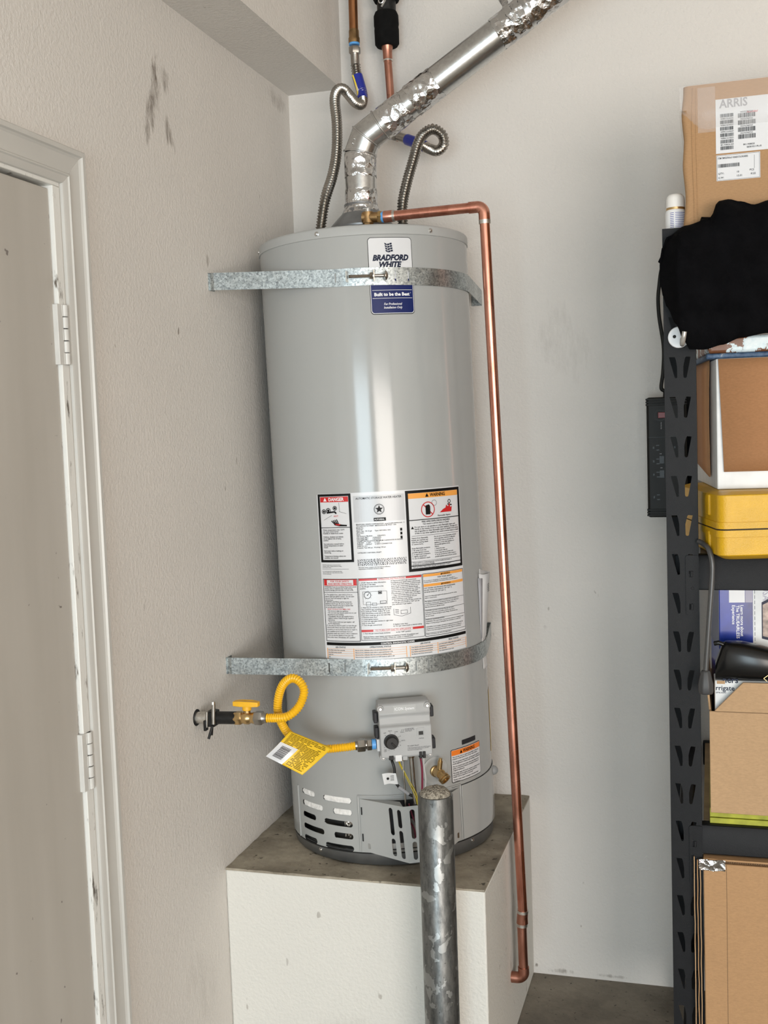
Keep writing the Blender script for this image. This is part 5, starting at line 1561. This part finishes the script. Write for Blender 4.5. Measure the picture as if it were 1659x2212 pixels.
# white magnetic hook on the post
hk = thing('magnetic_hook', 'round white magnetic hook stuck on the black rack post', 'hook', (.9985, SF, 1.60))
mb = MB().turn((.9985, SF - .0004, 1.6005), (0, -1, 0), [(.0195, 0), (.0200, .001), (.0200, .0045), (.0188, .006), (.0008, .0064)], 40)
dk = part('magnet_disc', mb, 'disc_white', hk)
part('disc_hole', MB().turn((.9905, SF - .0066, 1.6020), (0, -1, 0), [(.0032, 0), (.0032, .0004)], 16), 'line_dark', dk)
part('hook_rod', MB().tube(spline([(1.0045, SF - .006, 1.5965), (1.0050, SF - .040, 1.5860), (1.0062, SF - .062, 1.5850), (1.0085, SF - .070, 1.5950), (1.0105, SF - .072, 1.6060)], 8), .0043, 18), 'hook_metal', hk)

# surge protector on the wall behind the post
sg = thing('surge_protector', 'dark grey surge protector strip hanging upright on the wall behind the rack post', 'power strip', (.953, 0, 1.206))
body = part('housing', MB().box(.905, .9985, -.045, -.003, 1.2075, 1.4985), 'surge_black', sg, .006)
for z in (1.4935, 1.4870, 1.4805, 1.2260, 1.2195, 1.2130):
    part('housing_rib', MB().box(.9035, 1.000, -.0465, -.020, z - .0022, z + .0022), 'surge_black', sg, .001)
part('switch', MB().box(.9325, .9500, -.0490, -.044, 1.4480, 1.4620), 'switch_red', sg, .001)
pr = Print(); pr.ring(.9370, 1.4545, .0130, .0006); pr.rect(.9085, .9960, 1.4020, 1.4026)
fmw = lambda x, z: Vector((x, -.0453, z))
pr.put('housing_line', fmw, 'black_plastic', body)
pr = Print(); pr.text('PROTECTED', .9385, 1.438, .0022, 'L', .01, 0, None, rad(-90)); pr.text('Current', .9845, 1.452, .0055, 'L', 0, .2, .020, rad(-90)); pr.text('USB', .9345, 1.3610, .0022); pr.text('USB', .9360, 1.3270, .0022)
pr.put('white_lettering', fmw, 'paper_grey', body)
for xc in (.925, .975):
    for z in (1.3770, 1.3440, 1.3120, 1.2570):
        ou = MB()
        ou.box(xc - .0060, xc - .0025, -.0458, -.0445, z - .0025, z + .0025).box(xc + .0020, xc + .0090, -.0458, -.0445, z + .0042, z + .0068).box(xc + .0025, xc + .0095, -.0458, -.0445, z - .0072, z - .0046)
        part('outlet', ou, 'black_plastic', sg)
for z in (1.3385, 1.3040):
    part('usb_port', MB().box(.9345, .9450, -.0459, -.0445, z, z + .018), 'black_plastic', sg)
cord = spline([(.952, -.018, 1.4985), (.948, -.020, 1.512), (.940, -.022, 1.522), (.945, -.024, 1.56), (.947, -.024, 1.62), (.937, -.022, 1.70), (.938, -.020, 1.76), (.955, -.018, 1.83), (1.02, -.015, 1.90)], 10)
part('power_cord', MB().tube(cord, .0045, 12), 'surge_black', sg)
part('cord_relief', MB().tube(cord[:9], lambda i, l: .0085 - .0004 * i, 14), 'surge_black', sg)

sg.location = (.955, -.056, 1.211); sg.scale = (.98, .98, .98)   # the strip hangs on the rear post
# ------------------------------------------------------------------ top of the rack: shipping carton, spray can, black garment
def carton(name, label, W0, W1, y0, y1, z0, z1, mat, group=None, rz=0.0, flap=True, bev=.003):
    c0 = Vector(((W0 + W1) / 2, y0, z0))
    root = thing(name, label, 'box', (W0, y0, z0))
    if rz:
        root.rotation_euler = (0, 0, rz)
    return root
ar = carton('shipping_carton', 'large cardboard shipping carton under a clear plastic bag on top of the rack', 1.0165, 1.50, -.60, -.12, 1.8048, 2.066, 'cardboard')
mb = MB()
xs = [1.0165, 1.50]; nz = 26
vs = []; fs = []
ring_ = rounded(1.0110, 1.50, -.600, -.12, .010, 4)
for j in range(nz + 1):
    z = 1.8048 + (2.066 - 1.8048) * j / nz
    for (x, y) in ring_:
        d = .0022 * noise.noise(Vector((x * 30, y * 30, z * 30))) if x < 1.03 else 0
        if x < 1.035 and y < -.55:
            d += -.002 * math.sin(z * 60)
        vs.append((x + d, y, z))
n = len(ring_)
fs = [(j * n + k, j * n + (k + 1) % n, (j + 1) * n + (k + 1) % n, (j + 1) * n + k) for j in range(nz) for k in range(n)]
fs += [tuple(reversed(range(n))), tuple(nz * n + k for k in range(n))]
mb.add(vs, fs)
part('carton_body', mb, 'cardboard', ar)
for (xx, wv) in ((1.0285, .0016), (1.0345, .0011)):
    pts = [Vector((xx + .0016 * noise.noise(Vector((z * 14, xx * 90, 0))) + .001 * math.sin(z * 31), -.6000, z)) for z in [1.81 + .252 * k / 40 for k in range(41)]]
    part('crushed_fold', MB().tube(pts, wv, 6), 'cardboard', ar)
fmA = lambda d: (lambda x, z: Vector((x, -.6006 - d, z)))
pr = Print(); pr.rect(1.0695, 1.1900, 1.9370, 2.0355, .2); l1_ = pr.put('shipping_label', fmA(0), 'white_film', ar)
pr = Print(); pr.text('ARRIS', 1.0760, 2.0195, .0155, 'L', .02, 0, .050); 
pr.put('grey_lettering', fmA(.0004), 'paper_grey', l1_)
pr = Print()
for k in range(6):
    pr.bars(1.0775, 1.1010, 1.9430 + .0118 * k, 1.9495 + .0118 * k, 3 + k)
    if k:
        pr.text(['', '801-958020-020', 'WSPBNC12LUHS2321', 'WSPBNC12LUHS2329', 'WSPBNC12LUHS2337', 'WSPBNC12LUHS2345'][k], 1.0780, 1.9510 + .0118 * (k - 1), .0026, 'L', .008, 0, .023)
for k in range(4):
    pr.bars(1.1090, 1.1400, 1.9600 + .0128 * k, 1.9680 + .0128 * k, 13 + k); pr.text('WGY5CFN07233', 1.1130, 1.9690 + .0128 * k, .0026, 'L', .008, 0, .022)
pr.text('801-958020', 1.1180, 1.9480, .0030, 'L', .012, 0, .020); pr.text('SB3810211PLUS', 1.1240, 1.9430, .0030, 'L', .012, 0, .026)
pr.put('black_lettering', fmA(.0004), 'black_ink', l1_)
pr = Print(); pr.text('Assembled', 1.1240, 2.0060, .0040, 'L', .01, .3, .020); pr.put('red_lettering', fmA(.0004), 'red_ink', l1_)
pr = Print(); pr.rect(1.0700, 1.1475, 1.8870, 1.9340, .2); l2_ = pr.put('quantity_label', fmA(.0002), 'white_film', ar)
pr = Print(); pr.border(1.0710, 1.1465, 1.8880, 1.9330, .0004); pr.text('ITEM TM902S/NA-6/110360S/COLOR/ARRIS', 1.0730, 1.9265, .0034, 'L', 0, 0, .053)
pr.bars(1.0730, 1.1110, 1.9110, 1.9175, 31); pr.text('QTY:', 1.0730, 1.8985, .0034); pr.text('10', 1.1065, 1.8995, .0034); pr.text('PCS', 1.1290, 1.9010, .0034); pr.text('G.W:', 1.0730, 1.8910, .0034); pr.text('13.01', 1.1065, 1.8925, .0034); pr.text('KGS', 1.1310, 1.8940, .0034)
pr.rect(1.1370, 1.1374, 1.9050, 1.9290); pr.put('black_lettering', fmA(.0006), 'black_ink', l2_)
pr = Print(); pr.rect(1.0375, 1.0690, 1.9780, 2.0600, .2); pr.put('clear_tape', fmA(.0009), 'clear_film', ar)
# clear bag pulled over the carton top
mb = MB(); vs = []; fs = []
prof_b = [(-.598, 1.9880), (-.604, 1.9930), (-.6062, 2.020), (-.6050, 2.045), (-.6035, 2.066), (-.590, 2.0705), (-.45, 2.072), (-.20, 2.0715), (-.115, 2.070)]
nxb = 40
for j, (y, z) in enumerate(prof_b):
    for i in range(nxb + 1):
        x = 1.0050 + (1.508 - 1.0050) * i / nxb
        zz = z
        if j <= 1:
            zz = z + .034 * max(0, 1 - (x - 1.0050) / .035) + .0030 * noise.noise(Vector((x * 40, 0, 0))) - (.004 if x > 1.03 else 0)
        zz = min(zz, 2.0712)
        vs.append((x, y - .0022 * abs(noise.noise(Vector((x * 26, z * 26, 2)))), zz))
for j in range(len(prof_b) - 1):
    for i in range(nxb):
        a = j * (nxb + 1) + i
        fs.append((a, a + 1, a + nxb + 2, a + nxb + 1))
o = len(vs)
for (y, z) in ((-.604, 2.0270), (-.6050, 2.045), (-.6035, 2.066), (-.590, 2.0705), (-.35, 2.070), (-.115, 2.070), (-.115, 2.035), (-.35, 2.012), (-.590, 2.008)):
    vs.append((1.0048, y, z))
fs.append(tuple(range(o, o + 9)))
mb.add(vs, fs)
part('plastic_bag', mb, 'clear_film', ar, 0, True, 60)

can = thing('spray_can', 'white aerosol can with round white cap standing on the rack top', 'spray can', (.9935, -.545, 1.8048))
cx_, cy_ = .9935, -.545
part('can_body', MB().lathe([(.0185, 1.8048), (.0193, 1.8060), (.0193, 1.8440), (.0185, 1.8470), (.0165, 1.8510)], 32, Matrix.Translation((cx_, cy_, 0))), 'can_white', can)
part('can_rim', MB().lathe([(.0165, 1.8490), (.0178, 1.8500), (.0178, 1.8540), (.0160, 1.8545)], 32, Matrix.Translation((cx_, cy_, 0))), 'brass', can)
part('can_cap', MB().lathe([(.0172, 1.8525), (.0178, 1.8530), (.0174, 1.8700), (.0160, 1.8755), (.0120, 1.8795), (.0006, 1.8810)], 32, Matrix.Translation((cx_, cy_, 0))), 'cap_white', can)
pr = Print(); rng = random.Random(5)
for k in range(14):
    pr.rect(-.016, -.0085, 1.8420 - .0034 * k, 1.8430 - .0034 * k, .003); pr.rect(-.006, .010 + .008 * rng.random(), 1.8420 - .0034 * k, 1.8430 - .0034 * k, .003)
pr.put('blue_print', lambda u, z: Vector((cx_ + .0195 * math.sin(u / .0193 + .3), cy_ - .0195 * math.cos(u / .0193 + .3), z)), 'sleeve_blue', bpy.data.objects['can_body'])

# black garment over the front edge
def interp(tab, x):
    if x <= tab[0][0]:
        return tab[0][1]
    for (a, va), (b2, vb_) in zip(tab, tab[1:]):
        if x <= b2:
            t = (x - a) / (b2 - a); t = t * t * (3 - 2 * t)
            return va + (vb_ - va) * t
    return tab[-1][1]
ZB = [(.9655, 1.705), (.9700, 1.680), (.9784, 1.656), (.9944, 1.6228), (1.0080, 1.592), (1.0186, 1.5746), (1.045, 1.573), (1.0761, 1.580), (1.1086, 1.5909), (1.1559, 1.597), (1.25, 1.60), (1.40, 1.62), (1.50, 1.70)]
ZT = [(.9655, 1.740), (.9700, 1.765), (.9801, 1.786), (1.0134, 1.8040), (1.0560, 1.8130), (1.0620, 1.822), (1.0708, 1.8440), (1.0900, 1.8460), (1.1109, 1.8400), (1.135, 1.832), (1.160, 1.838), (1.25, 1.84), (1.40, 1.82), (1.50, 1.795)]
mb = MB(); vs = []; fs = []
NXc, NV = 90, 44
for j in range(NV + 1):
    for i in range(NXc + 1):
        x = .9655 + (1.50 - .9655) * (i / NXc) ** 1.25
        zb, zt = interp(ZB, x), interp(ZT, x)
        v_ = j / NV
        e = min(1, (x - .9655) / .035)
        if v_ < .72:
            t = v_ / .72
            z = zb + (zt - zb) * t
            dep = .030 + .022 * e * (math.sin(PI * min(1, t * .95 + .05)) ** .6)
            y = SF - .004 - dep * (.35 + .65 * e) + .002 * (1 - e)
            y -= .009 * e * noise.noise(Vector((x * 18, z * 7, 0))) + .005 * e * noise.noise(Vector((x * 45 + z * 30, z * 26, 4)))
            y -= .010 * e * math.sin(x * 60 + z * 45 + 3 * noise.noise(Vector((x * 8, z * 8, 9)))) * max(0, t - .35)
            if t > .9:
                y += .02 * ((t - .9) / .1) ** 2
        else:
            t = (v_ - .72) / .28
            y0_ = SF - .010
            zr = 1.810
            y = y0_ - .012 * (1 - t) + .024 * t * e
            z = zt * (1 - t) + (zr + .010 * (1 + noise.noise(Vector((x * 20, t * 3, 1))))) * t if zt > zr else zt
        vs.append((x, y, z))
for j in range(NV):
    for i in range(NXc):
        a = j * (NXc + 1) + i
        fs.append((a, a + 1, a + NXc + 2, a + NXc + 1))
mb.add(vs, fs)
cl = part('black_garment', mb, 'cloth_black', None, 0, True, 180)
tag(cl, 'crumpled black cloth garment draped over the front edge of the rack top', 'garment')
sd = cl.modifiers.new('thickness', 'SOLIDIFY'); sd.thickness = .003; sd.offset = -1

# ------------------------------------------------------------------ second shelf: yellow case, white carton, worn panel
def rbox(root, name, sx, sy, z0, z1, mat, bev=.0, x0=0.0, y0=0.0):
    # box in the root's own frame: x right, y back
    return None
def rot_thing(name, label, cat, corner, rz, group=None):
    o = thing(name, label, cat, corner, group, world=False)
    o.rotation_euler = (0, 0, rz)
    return o
ycz = 1.1860
yc = rot_thing('tool_case', 'yellow hard plastic tool case lying flat below the white carton', 'tool case', (1.0665, -.705, ycz), rad(14))
def shell(w, d, z0, z1, ch0, ch1, r=.018):
    mb = MB(); vs = []; rows = [(z0, ch0), (z0 + ch0 * .55, 0), (z1 - ch1 * .35, 0), (z1, ch1)]
    for (z, c0) in rows:
        for (x, y) in rounded(c0, w - c0, c0, d - c0, r, 4):
            vs.append((x, y, z))
    n = len(vs) // len(rows)
    fs = [(j * n + k, j * n + (k + 1) % n, (j + 1) * n + (k + 1) % n, (j + 1) * n + k) for j in range(len(rows) - 1) for k in range(n)]
    fs += [tuple(reversed(range(n))), tuple((len(rows) - 1) * n + k for k in range(n))]
    return mb.add(vs, fs)
part('case_base', shell(.42, .33, 0, .0555, .016, .001), 'case_yellow', yc, .0015, True, 50)
part('case_lid', shell(.42, .33, .0570, .1255, .001, .018), 'case_yellow', yc, .0015, True, 50)
part('case_rim', MB().add(*(lambda m_: (m_.v, m_.f))(shell(.4235, .3335, .0420, .0552, .0008, .0008))), 'case_yellow', yc)
bpy.data.objects['case_rim'].location = (-.0018, -.0018, 0)
o = part('case_rim', shell(.4235, .3335, .0575, .0700, .0008, .0008), 'case_yellow', yc); o.location = (-.0018, -.0018, 0)
part('case_gap', shell(.4195, .3295, .0550, .0576, .0002, .0002), 'line_dark', yc)
for zz in (0.010, .078):
    part('side_foot', MB().box(-.004, .004, .060, .085, zz, zz + .040), 'case_yellow', yc, .003)

wb = rot_thing('white_carton', 'white carton with a loose brown cardboard sheet on its front, above the yellow case', 'box', (1.0655, -.640, 1.3122), rad(7))
part('carton_body', MB().box(0, .36, .004, .38, 0, .2440), 'box_white', wb, .002)
part('bottom_edge', MB().box(.004, .358, .008, .376, -.0006, .0006), 'cardboard_dark', wb)
mb = MB(); vs = []
for j in range(9):
    t = j / 8
    for i in range(2):
        vs.append((.0035 + .0085 * t * (1 if i == 0 else 0) + (.355 if i else 0), .0008 - .0015 * math.sin(PI * t), .0330 + .2100 * (1 - t)))
mb.add(vs, [(2 * k, 2 * k + 1, 2 * k + 3, 2 * k + 2) for k in range(8)])
s_ = part('front_sheet', mb, 'cardboard_red', wb); sd = s_.modifiers.new('thickness', 'SOLIDIFY'); sd.thickness = .0022; sd.offset = 0
mb = MB(); vs = []                              # torn side flap
for j in range(13):
    t = j / 12
    ed = .0100 + .0020 * noise.noise(Vector((t * 14, 0, 0))) + (.012 * max(0, t - .75))
    vs += [(-.0040 - .006 * math.sin(PI * t) * .4, .055 + ed * 2.0, .245 - .225 * t), (-.0022, .32, .245 - .205 * t)]
mb.add(vs, [(2 * k, 2 * k + 2, 2 * k + 3, 2 * k + 1) for k in range(12)])
s_ = part('side_flap', mb, 'cardboard_red', wb); sd = s_.modifiers.new('thickness', 'SOLIDIFY'); sd.thickness = .0028; sd.offset = 0

wp = rot_thing('worn_panel', 'scuffed brown and blue flat panel lying on the white carton', 'panel', (1.0480, -.628, 1.5568), rad(6))
part('panel_edge', MB().box(0, .36, .002, .30, 0, .0100), 'worn_blue', wp, .003)
part('panel_face', MB().box(.004, .358, .008, .296, .0101, .0420), 'worn_panel', wp, .006)

# grey rod hanging from the shelf edge
rd = thing('hanging_rod', 'thin grey rod with tapered plastic end hanging in front of the rack beam', 'rod', (1.039, -.668, .93))
part('rod', MB().tube(spline([(1.0300, -.628, 1.2135), (1.0385, -.640, 1.2100), (1.0480, -.660, 1.2020), (1.0535, -.666, 1.1800), (1.0535, -.667, 1.1500), (1.0480, -.668, 1.0764), (1.0400, -.668, .9720)], 10), .0050, 16), 'rod_grey', rd)
q = [( .0068, .008), (.0080, .0095), (.0135, .0270), (.0150, .0330), (.0150, .0430), (.0130, .0470)]
mb = MB().lathe([(.0072, 0), (.0098, -.004), (.0148, -.027), (.0150, -.040), (.0125, -.0450)], 8, Matrix.Translation((1.0398, -.668, .9740)) @ Matrix.Rotation(rad(22.5), 4, 'Z'))
part('rod_end', mb, 'knob_grey', rd, .0015)

# ------------------------------------------------------------------ third shelf: open carton with boxes and a black shell in it
gb = rot_thing('green_board', 'pair of thin green boards lying under the open carton', 'board', (1.0440, -.600, .6544), 0)
part('board', MB().box(0, .44, 0, .40, 0, .0110), 'board_green', gb, .0008)
part('board', MB().box(0, .44, .002, .40, .0120, .0300), 'board_green', gb, .0008)
oc = thing('open_carton', 'open tan cardboard carton with an angled front flap on the third shelf', 'box', (1.0455, -.612, .6850))
X0, X1, Y0, Y1, Z0, Z1 = 1.0455, 1.47, -.628, -.25, .6852, .8850
t_ = .004
part('front_wall', MB().box(X0, X1, Y0, Y0 + t_, Z0, Z1), 'cardboard_pale', oc, .001)
part('rear_wall', MB().box(X0, X1, Y1 - t_, Y1, Z0, Z1), 'cardboard_pale', oc, .001)
part('side_wall', MB().box(X0, X0 + t_, Y0 + t_, Y1 - t_, Z0, Z1), 'cardboard_pale', oc, .001)
part('side_wall', MB().box(X1 - t_, X1, Y0 + t_, Y1 - t_, Z0, Z1), 'cardboard_pale', oc, .001)
part('carton_floor', MB().box(X0 + t_, X1 - t_, Y0 + t_, Y1 - t_, Z0, Z0 + t_), 'cardboard_pale', oc)
fl_ = MB().prism([(X0 + .009, Z1 + .0004), (X1 - .009, Z1 + .0004), (X1 - .062, .9425), (X0 + .062, .9425)], 0, t_, frame((0, Y0 + t_, 0), (1, 0, 0), (0, 0, 1), (0, -1, 0)))
part('front_flap', fl_, 'cardboard_pale', oc, .0008)
part('fold_crease', MB().box(X0 + .010, X1 - .010, Y0 - .0004, Y0 + .0004, Z1 - .0008, Z1 + .0006), 'cardboard_dark', oc)
fl2 = MB()
vs = []
for k in range(15):
    yy = Y0 + .010 + (Y1 - Y0 - .02) * k / 14
    vs += [(X0 + .001, yy, Z1 + .0006), (X0 - .004, yy, Z1 + .055)]
fl2.add(vs, [(2 * k, 2 * k + 2, 2 * k + 3, 2 * k + 1) for k in range(14)])
s_ = part('side_flap', fl2, 'cardboard_pale', oc); sd = s_.modifiers.new('thickness', 'SOLIDIFY'); sd.thickness = .0036; sd.offset = 0

ib = rot_thing('irrigation_box', 'white printed box standing inside the open carton behind its flap', 'box', (1.0560, -.612, .6900), rad(1.5))
part('box_body', MB().box(0, .38, 0, .06, 0, .2520), 'box_white', ib, .0015)
fmI = lambda x, z: Vector((x, -.0005, z))
pr = Print(); pr.text('ners', .0150, .2480, .0120, 'L', .02); pr.text('rrigate', .0020, .2330, .0095, 'L', .015); pr.text('ore.com', .0020, .2270, .0040, 'L', .01)
pr.put('box_lettering', fmI, 'navy_ink', bpy.data.objects['irrigation_box'])
pr = Print(); pr.rect(.004, .019, .2455, .2515); pr.put('torn_patch', lambda x, z: Vector((x, -.0008, z)), 'cardboard_pale', ib)
bb = rot_thing('sprayer_box', 'glossy blue and white printed box standing tall in the open carton', 'box', (1.0660, -.545, .6900), rad(7))
part('box_body', MB().box(0, .32, 0, .13, 0, .4285), 'box_blue', bb, .0015)
# the box stands in the carton: its print is on the upper front
fmB = lambda d: (lambda x, z: Vector((x, -.0004 - d, z)))
zt_ = .4285
pr = Print(); pr.rect(.0640, .26, .20, zt_ - .0005, .1); pr.put('white_panel', fmB(0), 'box_white', bb)
pr = Print(); pr.rect(.0190, .0490, zt_ - .036, zt_ - .005, .1); pr.put('white_patch', fmB(.0001), 'white_film', bb)
pr = Print(); pr.text('Learn more about', .0405, zt_ - .0415, .0062, 'L', .012, 0, .062, rad(-90)); pr.text('The TRUEAIRLESS', .0325, zt_ - .0415, .0062, 'L', .012, 0, .066, rad(-90)); pr.text('Experience', .0245, zt_ - .0415, .0062, 'L', .012, 0, .038, rad(-90))
pr.put('white_lettering', fmB(.0003), 'white_ink', bb)
pr = Print(); pr.text('USA', .0830, zt_ - .005, .0130, 'L', .01, 0, .028, rad(-90)); pr.rect(.0500, .0632, zt_ - .036, zt_ - .002, .1); pr.put('lilac_print', fmB(.0003), 'plum_ink', bb)
pr = Print(); pr.poly([(.0805, zt_ - .036), (.1250, zt_ - .012), (.1250, zt_ - .120), (.0805, zt_ - .108)]); pr.put('navy_frame', fmB(.0003), 'navy_ink', bb)
pr = Print(); pr.poly([(.0825, zt_ - .041), (.1240, zt_ - .019), (.1240, zt_ - .114), (.0825, zt_ - .103)]); pr.put('photo_panel', fmB(.0006), 'photo_print', bb)
pr = Print()
for k in range(12):
    pr.rect(.0672, .0680, zt_ - .008 - .0105 * k, zt_ - .001 - .0105 * k)
pr.put('fine_print', fmB(.0003), 'navy_ink', bb)
mb = MB().box(-.0006, 0, .002, .128, .30, zt_ - .004); part('side_panel', mb, 'box_dark_blue', bb)

bh = rot_thing('black_shell', 'glossy black rounded plastic shell resting on the printed box in the carton', 'plastic shell', (1.0560, -.585, .9424), 0)
mb = MB(); vs = []; NB, MBn = 22, 28
for j in range(NB + 1):
    t = j / NB                                  # along x
    x = .0015 + .150 * t
    hh = (.0735 - .0275 * (max(0, t - .30) / .70) ** 1.3) * (min(1, .45 + t / .10 * .55) if t < .10 else 1)
    dp_ = .030 * math.sin(PI * min(1, max(.02, t * .9 + .08))) ** .5 + .004
    for k in range(MBn):
        a = 2 * PI * k / MBn
        cz = math.sin(a); cyy = math.cos(a)
        cz = math.copysign(abs(cz) ** .75, cz); cyy = math.copysign(abs(cyy) ** .75, cyy)
        vs.append((x, -.012 + dp_ * cyy * .9, .0006 + hh / 2 + hh / 2 * cz))
fs = [(j * MBn + k, j * MBn + (k + 1) % MBn, (j + 1) * MBn + (k + 1) % MBn, (j + 1) * MBn + k) for j in range(NB) for k in range(MBn)]
fs += [tuple(reversed(range(MBn))), tuple(NB * MBn + k for k in range(MBn))]
mb.add(vs, fs)
part('shell', mb, 'black_satin', bh, 0, True, 60)
part('lug', MB().tube([Vector((.0, -.020, .0700)), Vector((.008, -.022, .0725)), Vector((.016, -.020, .0690))], .0045, 12), 'black_satin', bh)
pr = Print(); pr.line((.0890, .0095), (.1060, .0225), .0011); pr.line((.1060, .0225), (.1130, .0150), .0011); pr.line((.0890, .0095), (.0950, .0040), .0011); pr.text('HD', .1010, .0120, .0060, 'L', 0, 0, None, rad(35))
pr.put('gold_emblem', lambda x, z: Vector((x, -.0420, z)), 'brass', bh)

# ------------------------------------------------------------------ bottom shelf carton
lb = thing('storage_carton', 'big brown cardboard carton with torn clear tape on the lowest shelf', 'box', (1.0150, -.632, .1505))
part('carton_body', MB().box(1.0310, 1.50, -.634, -.16, .1505, .5860), 'cardboard', lb, .002)
for k, (xa, xb, zz) in enumerate(((1.0145, 1.0172, .596), (1.0185, 1.0206, .590), (1.0218, 1.0236, .585))):
    mb = MB(); vs = []
    for j in range(31):
        z = .1505 + (zz - .1505) * j / 30; w = .0012 * noise.noise(Vector((z * 25, k * 7, 0)))
        vs += [(xa + .002 * k + w, -.6335 + .001 * k, z), (xa + .002 * k + w * .5, -.6255, z)]
    mb.add(vs, [(2 * j, 2 * j + 1, 2 * j + 3, 2 * j + 2) for j in range(30)])
    s_ = part('folded_flap', mb, 'cardboard_pale' if k != 1 else 'cardboard', lb); sd = s_.modifiers.new('thickness', 'SOLIDIFY'); sd.thickness = .0018
part('top_flap', MB().box(1.0310, 1.50, -.630, -.40, .5905, .5940), 'cardboard', lb, .0006)
mb = MB(); vs = []; nn = 220                     # corrugated edge between the liners
for k in range(nn + 1):
    x = 1.030 + .46 * k / nn; z = .5882 + .0017 * (1 if k % 2 else -1)
    vs += [(x, -.6322, z), (x, -.60, z)]
mb.add(vs, [(2 * k, 2 * k + 2, 2 * k + 3, 2 * k + 1) for k in range(nn)])
part('fluted_edge', mb, 'cardboard_pale', lb, 0, False)
part('flute_gap', MB().box(1.028, 1.495, -.628, -.60, .5862, .5903), 'cardboard_dark', lb)
mb = MB(); vs = []
for k in range(15):
    x = 1.0225 + .0490 * k / 14
    for j in range(5):
        vs.append((x, -.6350 - .0015 * abs(noise.noise(Vector((x * 90, j * 1.3, 0)))), .5720 + .0215 * j / 4 + .0014 * noise.noise(Vector((x * 70, 5, 0)))))
mb.add(vs, [(k * 5 + j, (k + 1) * 5 + j, (k + 1) * 5 + j + 1, k * 5 + j + 1) for k in range(14) for j in range(4)])
part('clear_tape', mb, 'foil_tape', lb)
part('carton_crease', MB().box(1.0735, 1.0743, -.6346, -.6338, .1505, .5850), 'cardboard_dark', lb)

for o in bpy.data.objects:
    if o.get('_w') is not None:
        del o['_w']
